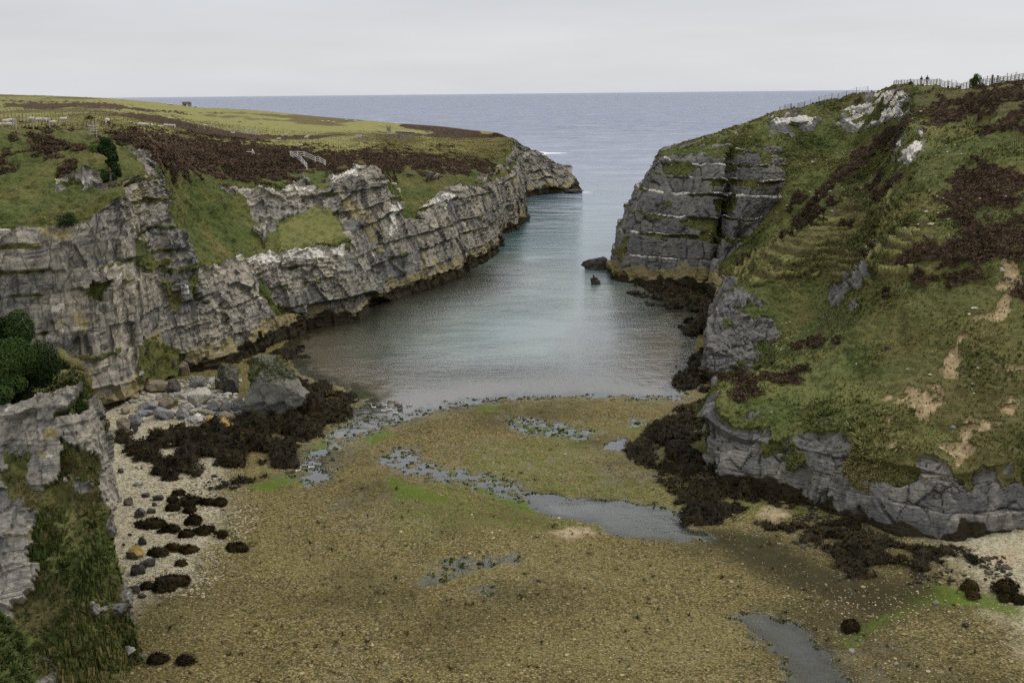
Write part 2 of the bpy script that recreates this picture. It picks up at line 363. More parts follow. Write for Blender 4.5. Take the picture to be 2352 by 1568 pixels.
# left side: foot, wall, wall top, ledge back, upper cliff top, crest, plateau ..., skyline
LS = [
 [(-900,1000,88),(-900,760,89.5),(-900,540,91),(-900,430,98),(-900,380,104),(-900,300,112),(-900,285,160),(-900,250,260),(-900,195,430)],
 [(0,985,88),(0,760,89.5),(0,525,92),(0,440,98),(0,380,103),(0,305,112),(0,285,150),(0,258,240),(0,217,430)],
 [(215,935,90),(195,740,91),(180,505,93.5),(180,430,98),(190,370,103),(205,306,113),(205,286,150),(205,258,240),(200,224,425)],
 [(310,905,95),(300,700,95.5),(288,455,97),(290,400,100),(285,365,104),(300,318,113),(300,292,160),(300,264,250),(300,231,425)],
 [(415,868,104),(400,700,104),(372,470,105),(372,430,107),(372,408,110),(385,350,122),(390,312,175),(395,275,270),(395,240,425)],
 [(545,832,111),(510,715,112),(465,610,114),(425,510,118),(420,425,122),(430,395,128),(440,322,185),(450,287,280),(450,247,425)],
 [(640,788,121),(615,690,122),(575,592,124),(540,510,131),(535,430,137),(550,402,145),(560,335,205),(560,300,290),(560,252,420)],
 [(720,762,127),(710,680,128),(690,575,130),(700,500,139),(700,430,144),(710,395,156),(715,345,210),(715,312,290),(720,267,420)],
 [(862,738,132),(840,650,134),(810,548,137),(835,480,146),(850,395,150),(860,378,165),(868,335,230),(870,308,310),(860,279,420)],
 [(903,695,145),(890,600,147),(880,505,150),(895,470,156),(905,440,163),(915,392,180),(920,345,235),(925,318,310),(930,285,420)],
 [(1010,655,159),(1002,560,161),(985,468,164),(975,440,170),(985,415,178),(1000,388,192),(1010,345,245),(1012,320,320),(1015,291,415)],
 [(1085,617,174),(1075,530,176),(1065,448,179),(1062,428,185),(1062,410,192),(1065,378,215),(1070,345,262),(1075,322,330),(1080,299,405)],
 [(1145,580,191),(1140,500,193),(1128,428,196),(1118,412,203),(1115,400,209),(1110,375,228),(1110,345,268),(1115,326,320),(1125,303,395)],
 [(1146,545,213),(1148,470,214),(1140,410,217),(1135,398,222),(1133,390,228),(1130,370,242),(1135,345,275),(1138,328,315),(1145,306,375)],
 [(1196,527,225),(1190,460,227),(1172,398,231),(1165,388,235),(1160,378,240),(1155,365,252),(1155,343,280),(1155,328,312),(1160,312,355)],
 [(1200,500,243),(1196,440,246),(1180,385,250),(1172,372,255),(1170,355,262),(1170,340,275),(1168,330,292),(1168,323,312),(1172,317,340)],
 [(1200,458,290),(1198,420,292),(1195,385,295),(1188,365,298),(1182,345,302),(1178,332,306),(1178,326,315),(1178,322,325),(1182,319,340)],
 [(1236,447,303),(1237,425,305),(1234,395,308),(1228,375,311),(1222,360,314),(1212,348,318),(1205,342,322),(1200,338,328),(1195,330,345)],
 [(1345,438,316),(1322,425,317),(1300,405,319),(1288,392,321),(1275,382,323),(1258,371,327),(1240,360,332),(1225,350,338),(1205,338,350)],
 [(1310,398,352),(1295,390,352),(1280,383,353),(1270,379,354),(1260,373,355),(1245,364,356),(1228,354,358),(1212,345,362),(1200,337,370)],
]
LP = survey(LS)
LP.append([p+np.array([-40, 70, 0]) for p in LP[-1]])
for r in LP:
    r[0][2] = min(r[0][2], 1.5)-1.5
    r.append(r[-1]+np.array([-8, 60, -8])); r.append(r[-1]+np.array([-8, 50, 0])); r[-1][2] = -4
GL, SL, TL = loft(LP, .23, [.22, .22, .26, .24, .3, .5, 1.0, 1.4, 6, 10], [0, 2, 4])
shp = GL.shape; P0 = GL.reshape(-1, 3); TT = np.broadcast_to(TL, shp[:2]).ravel(); SS = np.broadcast_to(SL[:, None], shp[:2]).ravel()
tj = TT + fbm(P0, (.25, .25, .25), 4, 5)*.22
grass = np.where((tj > 2.0) & (tj < 3.0) | (tj > 4.0), 1., 0.)
grass[SS < 3.6] = (tj > 2.02)[SS < 3.6]
grass[(SS > 15.6) & (tj < 5.6)] = 0
pg = poly_mask(P0, [[(372,405),(452,410),(560,450),(605,560),(600,592),(480,590),(425,560),(385,500)],
  [(590,560),(640,520),(720,468),(765,480),(805,545),(640,582)], [(885,425),(1095,405),(1100,420),(1060,440),(1000,448),(955,460),(950,500),(1000,512),(930,500),(905,450)],
  [(318,770),(345,765),(425,815),(430,850),(400,872),(318,880)], [(300,545),(330,560),(372,600),(360,625),(320,610)], [(430,640),(460,620),(462,700),(440,690)],
  [(600,640),(640,700),(690,720),(640,725),(590,690)], [(385,640),(405,650),(400,720),(385,700)],
  [(0,300),(270,330),(268,440),(240,470),(190,500),(120,505),(60,520),(0,525)], [(200,650),(260,640),(240,690),(200,680)]], .8, 71)
pr = poly_mask(P0, [[(375,455),(300,340),(320,335),(345,360),(370,430)],[(270,415),(330,400),(375,455),(365,505),(280,470)],[(180,395),(260,395),(270,430),(180,440)],
  [(590,470),(690,410),(725,430),(720,470),(640,510),(600,560),(585,540)],[(745,395),(860,385),(905,500),(880,560),(800,545),(760,470)],[(125,400),(170,398),(172,430),(130,430)],
  [(1000,440),(1140,420),(1145,470),(1010,470)],[(905,440),(925,460),(915,520),(890,540),(890,480)]], .6, 81)
grass = np.maximum(grass, pg); grass = np.where((pr > 0) & (pg == 0), 0, grass)
grass = np.where((pr > 0) & (TT < 4.1), np.minimum(grass, (vnoise(P0*.7, 9) > .45)*1.), grass)
heather = poly_mask(P0, [[(225,292),(420,310),(600,325),(690,337),(760,347),(840,340),(1000,352),(1130,377),(1150,392),(1000,400),(930,385),(890,415),(840,372),(760,397),(690,402),(640,422),(560,415),(450,400),(375,392),(330,350),(270,322)],
  [(60,302),(155,310),(140,360),(90,372),(30,365),(60,335)], [(0,350),(60,345),(40,385),(0,385)]], 3.0, 91)*(fbm(P0, .22, 4, 95) > -.95)
heather = np.maximum(heather, poly_mask(P0, [[(0,228),(260,240),(420,255),(560,268),(560,275),(300,275),(0,272)],[(940,285),(1160,318),(1165,332),(1000,318)],[(970,330),(1080,322),(1110,345),(1040,345)]], 2.5, 92)*(fbm(P0, (.05, .02, .1), 3, 93) > -.05))
heather = np.where((TT > 5.6) & (fbm(P0, (.03, .012, .05), 3, 94) > .33), 1, heather)
white = poly_mask(P0, [[(478,592),(560,575),(625,580),(620,615),(560,600),(482,612)],[(590,580),(800,540),(812,575),(700,590),(630,612)],[(962,452),(1042,444),(1032,472),(975,478)],
  [(438,402),(560,412),(720,428),(700,440),(560,424),(440,412)],[(898,470),(915,470),(912,545),(893,548)],[(1080,320),(1175,325),(1178,345),(1090,335)],[(760,395),(830,392),(830,402),(770,404)]], .6, 101)
white = np.maximum(white, (fbm(P0, (.5, .5, .9), 3, 103) > .95)*(TT > 1)*(TT < 5)*.6)
z0 = P0[:, 2]
tide = sstep(2.5, 1.1, z0+fbm(P0, .5, 3, 111)*.8); yel = sstep(3.8, 2.0, z0+fbm(P0, .4, 3, 113)*1.3)*.62
yel = np.maximum(yel, (fbm(P0, .22, 3, 114) > .75)*.55)
br = sstep(.1, .5, fbm(P0, (.06, .03, .06), 3, 121))*(TT > 5)
px, py, dep = bearing(P0)
glow = sstep(5.0, 5.9, TT)*np.where((px > 200) & (px < 1110), 1.0, .75)
glow = np.maximum(glow, poly_mask(P0, [[(640,520),(720,468),(765,480),(805,545),(640,582)]], .5, 131)*.5)
rk = 1-grass
RL, LEDL, TON, CRK = rock_relief(P0, mask=rk > 0)
spill = rk*(LEDL > .45)*(fbm(P0, (.22, .22, .35), 3, 118)+.02*(P0[:, 2]-8) > .34)*(P0[:, 2] > 5)
grass = np.maximum(grass, spill)
dsp = RL*rk + turf_relief(P0)*grass*np.clip(1.6-TT*.1, .8, 1.4) + heather*np.abs(fbm(P0, 1.1, 3, 141))*.5
dsp *= np.clip(1.2-.0*TT, 0, 1.2)*sstep(-1.6, .5, z0)*.9+.1
dsp[TT > 7.95] = 0
# low platform at the foot of the middle cliff
N = normals(GL).reshape(-1, 3)
plat = inpoly(px, py, [(700,700),(760,690),(870,665),(905,690),(905,725),(860,745),(700,775)])*(TT < 1.2)
dsp = dsp + plat*1.6
P1 = P0 + N*dsp[:, None]
zz0 = np.zeros_like(grass)
left_land = kind(mesh_obj('left_headland_terrain', P1, grid_faces(*shp[:2]), MT, smooth=False,
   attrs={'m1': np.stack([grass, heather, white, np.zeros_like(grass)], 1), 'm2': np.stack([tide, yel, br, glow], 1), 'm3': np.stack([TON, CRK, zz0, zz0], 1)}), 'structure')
LEFT = dict(P=P1.reshape(shp), N=N.reshape(shp), T=TT.reshape(shp[:2]), grass=grass.reshape(shp[:2]), heather=heather.reshape(shp[:2]))

# right side: foot, rock, rock top, slope ..., crest
RS = [
 [(3100,1280,58),(3100,1230,59),(3100,1120,60),(3100,960,65),(3100,780,72),(3100,600,82),(3100,440,95),(3100,300,113),(3100,150,140)],
 [(2352,1195,62),(2352,1140,63),(2352,1065,64.5),(2352,930,69),(2352,780,76),(2352,620,85),(2352,480,96),(2352,330,114),(2352,194,148)],
 [(2190,1245,60.5),(2190,1190,62),(2200,1095,64),(2205,950,69),(2210,800,76),(2210,650,85),(2210,500,97),(2212,360,116),(2215,203,155)],
 [(2090,1225,62),(2090,1175,63.5),(2080,1080,65.5),(2082,950,70),(2087,820,77),(2092,680,85),(2096,520,97),(2098,380,116),(2115,199,160)],
 [(1960,1180,65.5),(1955,1140,66.5),(1945,1055,68),(1955,950,71.5),(1975,830,78.5),(2000,700,87),(2030,550,98),(2062,405,119),(2105,200,165)],
 [(1840,1135,69),(1835,1112,69.5),(1828,1025,71),(1850,930,75.5),(1885,840,81),(1930,730,89),(1985,600,100),(2048,425,122),(2096,203,169)],
 [(1700,1100,71.5),(1695,1085,72),(1705,1010,73.5),(1745,915,78),(1800,845,83),(1895,738,91),(1990,605,102),(2038,428,126),(2090,203,172)],
 [(1640,1080,73),(1626,1060,73.5),(1628,965,76),(1685,885,80),(1765,832,85),(1885,742,92),(1990,607,103),(2026,426,129),(2083,203,174)],
 [(1648,1000,84),(1640,985,85),(1650,960,87),(1705,890,91),(1782,832,95),(1895,738,103),(1995,600,113),(2016,420,134),(2076,204,176)],
 [(1650,893,98),(1640,865,99.5),(1690,850,101),(1740,830,103),(1800,790,106),(1890,690,112),(1960,580,120),(2008,408,140),(2070,204,178)],
 [(1632,880,101),(1622,820,102.5),(1650,730,107),(1690,690,111),(1760,640,116),(1840,570,123),(1925,490,132),(1995,385,147),(2065,204,180)],
 [(1640,790,114),(1632,760,115),(1645,690,118),(1690,634,121),(1760,580,126),(1830,520,132),(1900,440,141),(1985,360,153),(2056,204,183)],
 [(1642,690,141),(1664,674,142),(1690,642,143),(1722,615,144.5),(1790,562,148),(1850,482,152),(1905,412,158),(1955,330,167),(2035,206,188)],
 [(1634,655,151),(1650,600,152),(1700,540,154),(1760,480,156),(1790,430,158),(1802,380,161),(1822,330,166),(1862,285,174),(1930,228,192)],
 [(1641,650,150.5),(1664,590,151),(1692,520,152.5),(1722,460,154.5),(1738,410,156.5),(1748,360,159.5),(1778,312,167),(1825,275,177),(1890,238,194)],
 [(1627,650,156),(1635,590,158),(1650,520,160),(1660,460,161.5),(1668,410,163),(1675,360,165),(1715,312,170),(1780,272,181),(1850,248,197)],
 [(1612,652,152),(1622,590,153.2),(1636,525,155),(1645,465,157),(1652,415,159),(1660,358,162),(1700,308,171),(1765,275,182),(1835,252,199)],
 [(1520,660,155),(1520,590,157.5),(1530,530,159),(1540,470,161),(1555,420,163),(1575,365,166),(1620,325,176),(1700,297,190),(1800,262,210)],
 [(1395,640,162),(1405,580,163.5),(1418,530,165),(1438,480,167),(1468,435,169),(1502,385,172),(1518,350,177),(1602,324,195),(1745,285,222)],
 [(1415,600,178),(1425,560,179),(1436,510,181),(1456,465,183),(1484,420,185),(1510,375,187),(1528,347,190),(1612,324,207),(1745,286,240)],
 [(1480,520,240),(1500,470,244),(1520,430,250),(1540,400,255),(1560,370,258),(1580,350,262),(1605,335,266),(1640,322,275),(1740,290,300)],
]
RP = survey(RS)
RP.append([p+np.array([50, 120, -2]) for p in RP[-1]])
for i, r in enumerate(RP):
    r[0][2] = min(r[0][2], 2.2)-1.6
    r.append(r[-1]+np.array([25, 28, -1.2])); r.append(r[-1]+np.array([110, 190, -12]))
GR, SR, TR = loft(RP, [.24]+[.15]*7+[.22]*(len(RP)-9), [.14, .14, .22, .25, .25, .25, .28, .4, 2.5, 12], [0, 2, 4, 6])
shp = GR.shape; P0 = GR.reshape(-1, 3); TT = np.broadcast_to(TR, shp[:2]).ravel(); SS = np.broadcast_to(SR[:, None], shp[:2]).ravel()
lim = np.interp(SS, [0, 6, 7.5, 9, 10, 11, 12, 12.6, 13, 14, 17, 18, 20], [1.8, 1.8, 1.9, 1.7, 2.6, 2.3, .6, 1.0, 5.2, 5.6, 5.9, 6.1, 6.1])
grass = (TT + fbm(P0, .3, 4, 205)*np.where(SS > 11.6, .95, np.where(SS < 7.5, .95, .45)) > lim)*1.
pgR = poly_mask(P0, [[(1520,378),(1580,370),(1600,385),(1570,402),(1525,398)],[(1560,505),(1660,500),(1655,540),(1600,530)],[(1640,460),(1690,450),(1690,490),(1650,490)],
   [(1510,350),(1600,335),(1760,335),(1660,350),(1520,360)],[(1600,535),(1660,530),(1650,560),(1600,555)],[(1415,590),(1440,540),(1450,545),(1430,600)]], .5, 211)
kb, zb = beds(P0, BEDS_R, (0, 0))
pgR = np.maximum(pgR, (SS > 12.5)*(TT < 6.2)*((fbm(P0, (.16, .16, .5), 4, 213) + .75*sstep(.72, .95, zb)-.5*sstep(.7, .3, zb) + .05*(P0[:, 2]-12) > .50)))
prR = poly_mask(P0, [[(1925,255),(2060,228),(2085,250),(2060,270),(1960,300),(1925,295)],[(1770,268),(1830,258),(1885,280),(1870,300),(1800,320),(1765,320)],[(1985,215),(2085,210),(2080,235),(1990,240)],
   [(1640,640),(1680,640),(1730,680),(1790,780),(1760,830),(1660,880),(1620,860),(1625,760)],[(1900,660),(1990,610),(2005,640),(1950,700),(1900,700)],[(1720,965),(1780,960),(1770,1010),(1720,1020)],
   [(2060,330),(2120,300),(2125,330),(2090,380),(2060,370)]], .5, 221)*(fbm(P0, .5, 3, 222) > -.25)
grass = np.where(prR > 0, 0, np.maximum(grass, pgR))
heather = poly_mask(P0, [[(2120,275),(2200,222),(2352,196),(2352,250),(2290,262),(2200,290),(2130,300)],[(1990,350),(2080,275),(2110,250),(2190,212),(2215,220),(2100,280),(2005,362),(1900,440),(1850,488),(1845,478),(1905,425)],
   [(1850,480),(1890,445),(1915,450),(1890,480),(1810,525)],[(2180,400),(2230,370),(2352,385),(2352,600),(2290,600),(2250,640),(2160,650),(2170,600),(2210,560),(2190,480)],
   [(1760,850),(1850,825),(1870,850),(1830,880),(1740,890)],[(1680,900),(1740,880),(1735,920),(1690,930)],[(2050,610),(2170,560),(2200,640),(2080,660)],[(2250,290),(2352,262),(2352,300),(2270,310)]], 1.2, 231)
heather = np.maximum(heather, ((fbm(P0, .16, 4, 233) > .80) & (TT > 3)))*(SS < 12.4)
heather = heather*(fbm(P0, .35, 4, 235) > -.42)
white = poly_mask(P0, [[(1940,240),(2060,232),(2070,262),(1970,292),(1935,280)],[(1775,268),(1870,268),(1868,290),(1780,288)],[(2010,212),(2080,212),(2070,232),(2000,236)],[(2065,330),(2120,305),(2120,330),(2085,372)]], .5, 241)

px, py, dep = bearing(P0)
sand = poly_mask(P0, [[(2190,745),(2225,735),(2225,790),(2190,850),(2160,900),(2130,930),(2150,850),(2170,790)],[(2270,690),(2340,640),(2352,660),(2310,720),(2260,740)],[(2060,910),(2110,890),(2190,930),(2180,960),(2120,950),(2075,955)],
   [(2230,970),(2280,935),(2352,930),(2352,985),(2300,1005),(2220,1010)],[(2290,880),(2352,850),(2352,930),(2310,920)],[(2010,1020),(2050,1008),(2075,1040),(2030,1045)],[(2170,1020),(2230,1000),(2240,1040),(2200,1070)],
   [(2290,600),(2352,585),(2352,640),(2300,660)],[(2290,815),(2352,800),(2352,840),(2300,850)]], 1.4, 251)
sand = sand*(fbm(P0, .55, 4, 252) > -.12)
terr = poly_mask(P0, [[(1660,640),(1830,520),(1960,440),(2080,450),(2110,560),(2060,640),(1900,640),(1750,640)]], 1.5, 261)
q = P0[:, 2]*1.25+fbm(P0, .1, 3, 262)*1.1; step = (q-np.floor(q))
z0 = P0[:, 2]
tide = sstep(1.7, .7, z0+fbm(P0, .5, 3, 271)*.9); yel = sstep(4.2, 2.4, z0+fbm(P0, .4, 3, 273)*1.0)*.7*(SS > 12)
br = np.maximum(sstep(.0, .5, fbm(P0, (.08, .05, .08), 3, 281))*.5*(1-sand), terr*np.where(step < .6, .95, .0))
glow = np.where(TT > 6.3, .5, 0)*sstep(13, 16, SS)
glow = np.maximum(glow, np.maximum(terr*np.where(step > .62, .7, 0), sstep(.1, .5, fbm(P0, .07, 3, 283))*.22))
rk = 1-grass
head = sstep(12, 13.2, SS)
RL, LED, TON, CRK = rock_relief(P0, BEDS_R, (0, 0), .8, (rk > 0) & (SS > 7.3), scale=.8)
nearR = (rk > 0) & (SS <= 7.3); RL2, _, TN2, CK2 = rock_relief(P0, None, (0, .05), .35, nearR, scale=.5)
RL = np.where(nearR, RL2*1.25+fbm(P0, (.5, .5, .2), 3, 296)*.35*nearR, RL); TON = np.where(nearR, TN2, TON); CRK = np.where(nearR, CK2, CRK)
br = np.where(grass > 0, br, np.where((SS > 7.5) & (SS < 12), 1.5, np.where(SS < 7.5, 1.0+fbm(P0, .25, 3, 297)*.5, 1.15)))
white = np.maximum(white, LED*head*(1-grass)*np.clip(fbm(P0, (.3, .3, .1), 3, 293)*.8+.46, 0, .75))
dsp = RL*rk*np.where(TT > 5.5, .5, 1.)
dsp += turf_relief(P0)*grass*1.3 + fbm(P0, .075, 3, 294)*.9*(TT > 2)*(SS < 12.3) + heather*np.abs(fbm(P0, 1.1, 3, 291))*.55 - sand*.25 + terr*sstep(.40, .8, step)*.50 + prR*(TT > 3)*(np.abs(fbm(P0, 1.0, 3, 292))*.5)
dsp *= sstep(-1.6, .5, z0)*.9+.1
dsp[TT > 8.4] = 0
N = normals(GR).reshape(-1, 3)
N = -N if N[:, 2].mean() < 0 else N
P1 = P0 + N*dsp[:, None]
right_land = kind(mesh_obj('right_hill_terrain', P1, grid_faces(*shp[:2])[:, ::-1], MT, smooth=False,
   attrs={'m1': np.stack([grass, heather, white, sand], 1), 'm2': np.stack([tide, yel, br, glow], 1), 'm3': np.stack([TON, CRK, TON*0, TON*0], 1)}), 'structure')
RIGHT = dict(P=P1.reshape(shp), N=N.reshape(shp), T=TT.reshape(shp[:2]), grass=grass.reshape(shp[:2]), heather=heather.reshape(shp[:2]), sand=sand.reshape(shp[:2]))

# near cliff on the left: foot ... brow, back
PS = [
 [(-700,2300,36),(-700,1800,40),(-650,1450,45),(-600,1180,49),(-600,940,52),(-600,890,58),(-600,870,66)],
 [(0,1790,38.5),(0,1568,42),(0,1380,45.5),(0,1150,49),(0,945,51.5),(0,893,57),(0,880,64)],
 [(190,1740,41),(175,1568,43.5),(160,1380,46),(150,1150,49.5),(150,918,52.5),(150,865,58),(150,852,63)],
 [(275,1680,43),(245,1520,45),(225,1365,47),(208,1140,50.2),(188,905,53.2),(172,862,58),(165,848,62)],
 [(357,1590,46),(318,1475,47.5),(280,1330,49),(252,1130,51.5),(226,930,54),(200,885,57.5),(188,850,61)],
 [(345,1500,49.5),(300,1400,51),(265,1270,52.5),(243,1100,55),(222,940,57.5),(198,890,60.5),(183,855,63)],
]
PP = survey(PS)
PP.append([p+np.array([-4, 5, 0]) for p in PP[-1]]); PP.append([p+np.array([-18, 8, 0]) for p in PP[-1]]); PP.append([p+np.array([-40, 0, 0]) for p in PP[-1]])
for r in PP:
    r[0][2] -= 1.2
    r.append(r[-1]+np.array([-3, 6, -7])); r[-1][2] = max(3, r[-1][2])
GP, SP, TP = loft(PP, .13, [.13, .13, .13, .13, .14, .2, .5], [0, 2, 4])
shp = GP.shape; P0 = GP.reshape(-1, 3); TT = np.broadcast_to(TP, shp[:2]).ravel()
px, py, dep = bearing(P0)
grass = poly_mask(P0, [[(120,1060),(165,1000),(200,1010),(205,1100),(235,1180),(290,1250),(330,1450),(420,1700),(0,1700),(60,1560),(0,1480),(0,1440),(60,1350),(70,1250),(60,1180),(110,1120)],
   [(150,800),(200,850),(225,930),(240,1000),(225,960),(190,870),(150,860)],[(160,930),(215,905),(205,960),(165,965)],[(30,1040),(85,1040),(90,1180),(30,1190)]], 1.1, 301)
grass = np.maximum(grass, (TT + fbm(P0, .4, 3, 303)*.4 > 4.2))
grass = np.where(poly_mask(P0, [[(50,1540),(110,1490),(150,1510),(160,1700),(60,1700)]], .6, 305)*(fbm(P0, .5, 3, 306) > -.1) > 0, 0, grass)
grass = np.where((grass > 0) & (fbm(P0, .6, 4, 307) > .78) & (TT < 4), 0, grass)
white = np.where(py < 1150, .10, .0)+fbm(P0, (.4, .4, .6), 3, 311)*.25
zz = np.zeros_like(grass)
br = np.where(grass > 0, sstep(-.1, .4, fbm(P0, .35, 3, 313))*.8, .62+fbm(P0, .25, 3, 316)*.35); glow = sstep(.0, .4, fbm(P0, .6, 3, 314))*.35
RL, _, TON, CRK = rock_relief(P0, mask=grass < .5, scale=.6, step=.3)
dsp = RL*(1-grass)*.85+grass*(turf_relief(P0)*1.6+.25)
dsp *= sstep(-1.2, .6, P0[:, 2])*.9+.1
N = normals(GP).reshape(-1, 3)
P1 = P0+N*dsp[:, None]
near_land = kind(mesh_obj('near_cliff_terrain', P1, grid_faces(*shp[:2]), MT, smooth=False,
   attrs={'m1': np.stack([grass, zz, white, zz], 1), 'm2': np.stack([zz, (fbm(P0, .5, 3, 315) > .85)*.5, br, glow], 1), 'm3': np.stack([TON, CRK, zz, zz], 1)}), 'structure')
NEAR = dict(P=P1.reshape(shp), N=N.reshape(shp), T=TT.reshape(shp[:2]), grass=grass.reshape(shp[:2]))
# grassy bank right under the viewer's feet
BS = [[(-500,1900,14),(-500,1550,16),(-500,1380,19),(-500,1330,22),(-500,1400,24)],[(-60,1900,15),(-60,1580,17),(-60,1460,19.5),(-60,1405,22),(-60,1480,24)],
      [(20,1900,15.5),(20,1620,17.5),(18,1505,20),(12,1455,22),(10,1530,24)],[(75,1900,16),(70,1700,18),(65,1600,20),(58,1530,22),(50,1600,24)],[(110,1950,17),(105,1800,19),(100,1700,21),(95,1640,22.5),(85,1700,24)],[(125,2200,18),(122,2100,20),(118,2000,22),(112,1950,23),(105,2000,24)]]
BP = survey(BS)
for r in BP: r.append(r[-1]+np.array([0, 1, -14]))
GB, _, TB = loft(BP, .12, .12, [0, 2, 4]); shp = GB.shape; P0 = GB.reshape(-1, 3)
N = normals(GB).reshape(-1, 3); N = -N if N[:, 2].mean() < 0 else N
P1 = P0+N*(turf_relief(P0*1.5)*.7)[:, None]; one = np.ones(len(P0)); zz = one*0
bank_land = kind(mesh_obj('grassy_bank_terrain', P1, grid_faces(*shp[:2]), MT, smooth=False, attrs={'m1': np.stack([one, zz, zz, zz], 1), 'm2': np.stack([zz, zz, zz, zz+.1], 1), 'm3': np.stack([zz, zz, zz, zz], 1)}), 'structure')
BANK = dict(P=P1.reshape(shp), N=N.reshape(shp), T=np.broadcast_to(TB, shp[:2]), grass=one.reshape(shp[:2]))
# ------------------------------------------------------------------ beach, seabed, water, kelp
def flat(poly, z=0.): return [tuple(W(x, y, z=z)[:2]) for x, y in poly]
SEA = flat([(670,1090),(700,1085),(760,1050),(830,1003),(900,975),(1000,950),(1060,936),(1150,918),(1300,910),(1450,915),(1570,920),(1580,850),(1600,780),(1640,700),(1800,600)]) if 0 else flat([(670,1090),(700,1085),(760,1050),(830,1003),(900,975),(1000,950),(1060,936),(1150,918),(1300,910),(1450,915),(1570,920),(1580,850),(1600,780),(1640,700),(1800,600),(4000,330),(-1800,330),(1000,640),(800,700),(690,760),(640,800),(690,860),(790,890),(822,935),(800,965),(745,1005),(700,1055)])
POOLS = [  # outline, depth, feather
 ([(850,1062),(905,1030),(940,1032),(1010,1070),(1100,1087),(1200,1112),(1280,1150),(1380,1165),(1300,1185),(1180,1160),(1100,1130),(1000,1105),(930,1090)], .16, 1.2),
 ([(1240,1140),(1330,1150),(1450,1160),(1530,1168),(1580,1208),(1655,1236),(1560,1246),(1450,1232),(1330,1196),(1250,1175)], .45, 1.0),
 ([(460,1275),(480,1255),(520,1245),(555,1258),(520,1268),(490,1276)], .3, .35), ([(470,1236),(490,1222),(540,1212),(520,1222),(500,1236)], .3, .3), ([(548,1271),(570,1256),(592,1260),(578,1272)], .3, .3),
 ([(430,1350),(450,1330),(470,1335),(460,1350)], .25, .3), ([(960,1342),(1000,1295),(1060,1280),(1180,1275),(1190,1290),(1100,1300),(1030,1325),(990,1345)], .19, .8),
 ([(1060,1350),(1140,1345),(1120,1365),(1080,1370)], .15, .6), ([(1150,962),(1200,955),(1290,975),(1385,993),(1370,1008),(1280,1012),(1180,990)], .15, .8), ([(1385,1032),(1400,1012),(1440,1005),(1425,1036)], .3, .5),
 ([(540,1600),(560,1500),(600,1455),(680,1452),(660,1520),(640,1600)], .16, .8), ([(1700,1420),(1748,1470),(1805,1525),(1880,1600),(1950,1600),(1880,1490),(1850,1442),(1790,1418)], .4, .9),
 ([(690,1095),(720,1080),(780,1075),(760,1100),(690,1130)], .15, .8), ([(1450,960),(1490,975),(1440,985)], .2, .4)]
KELP = [  # outline, height, patchiness
 ([(265,1020),(300,1012),(420,1000),(480,985),(560,965),(600,945),(690,905),(760,884),(800,897),(825,935),(800,965),(745,1003),(704,1050),(690,1080),(640,1087),(600,1062),(560,1088),(500,1095),(440,1118),(380,1122),(330,1112),(262,1050)], 1.5, -.3),
 ([(660,880),(690,868),(790,890),(770,905),(690,915)], 1.0, 0.),
 ([(470,1105),(540,1098),(640,1090),(610,1125),(540,1140),(480,1150),(440,1130)], .6, .15),
 ([(1428,1030),(1470,990),(1520,955),(1570,935),(1640,905),(1650,960),(1622,1010),(1630,1070),(1700,1105),(1750,1130),(1735,1180),(1700,1216),(1640,1222),(1560,1206),(1528,1160),(1522,1105),(1465,1068)], 1.5, -.3),
 ([(1690,1205),(1760,1190),(1830,1200),(1900,1185),(2000,1205),(2100,1250),(2190,1270),(2240,1310),(2150,1330),(2060,1335),(2020,1352),(1960,1345),(1880,1310),(1830,1285),(1800,1240)], 1.0, -.08),
 ([(1535,885),(1560,850),(1590,800),(1535,750),(1600,722),(1455,700),(1445,690),(1388,652),(1400,630),(1640,640),(1655,700),(1650,760),(1640,905),(1560,905)], 1.6, -.1),
 ([(1640,1100),(1760,1120),(1900,1160),(2040,1195),(2150,1215),(2060,1225),(1900,1195),(1760,1170),(1700,1150)], .7, .1),
 ([(545,830),(700,790),(715,820),(640,840),(680,870),(600,850)], 1.0, 0.)]
ALGAE = [[(830,1003),(890,983),(912,1000),(850,1032)],[(690,1047),(740,1010),(787,1030),(705,1052)],[(640,1125),(680,1110),(740,1085),(700,1120)],[(1160,965),(1260,970),(1380,995),(1340,1012),(1260,1012),(1190,990)],
   [(1690,1222),(1760,1245),(1810,1300),(1770,1290),(1690,1250)],[(2000,1365),(2150,1350),(2300,1390),(2352,1420),(2352,1445),(2240,1410),(2100,1400)],[(1900,1470),(2060,1400),(2140,1400),(2040,1440),(1960,1500)],
   [(1100,935),(1160,928),(1140,950),(1080,950)],[(1000,1070),(1100,1095),(1000,1100)],[(1210,1165),(1330,1195),(1280,1190)],[(640,1095),(720,1090),(620,1140),(560,1125)],[(1050,1105),(1160,1130),(1300,1190),(1200,1185),(1080,1130)],[(880,1090),(1000,1130),(1100,1165),(900,1150)]]
def ground_z(x, y):
    P = np.stack([x, y, x*0], 1)
    base = .16+.05*fbm(P, .09, 3, 401)
    base += .9*sstep(-15, -25, x+ (y-70)*.25) + 1.0*sstep(17, 36, x-(70-y)*.2)*sstep(75, 58, y)
    sd = polysd(x, y, SEA)
    z = np.where(sd > 0, -.02-.055*sd-.0004*sd*sd, np.minimum(base, .02+.06*(-sd)))
    z = np.maximum(z, -7)
    for p, dpt, fe in POOLS: z = z - dpt*1.35*sstep(-fe, fe, polysd(x, y, flat(p))+fbm(P, .7, 3, 403)*.5*fe)
    sh = sstep(.12, -.02, z)*sstep(-.30, -.12, z)*(y < 97)
    z = z + fbm(P, 1.3, 3, 405)*.05 + fbm(P, 4.5, 2, 407)*.022 + sh*(fbm(P, (1.2, 2.4, 1), 4, 408)*.12+.025)
    return z
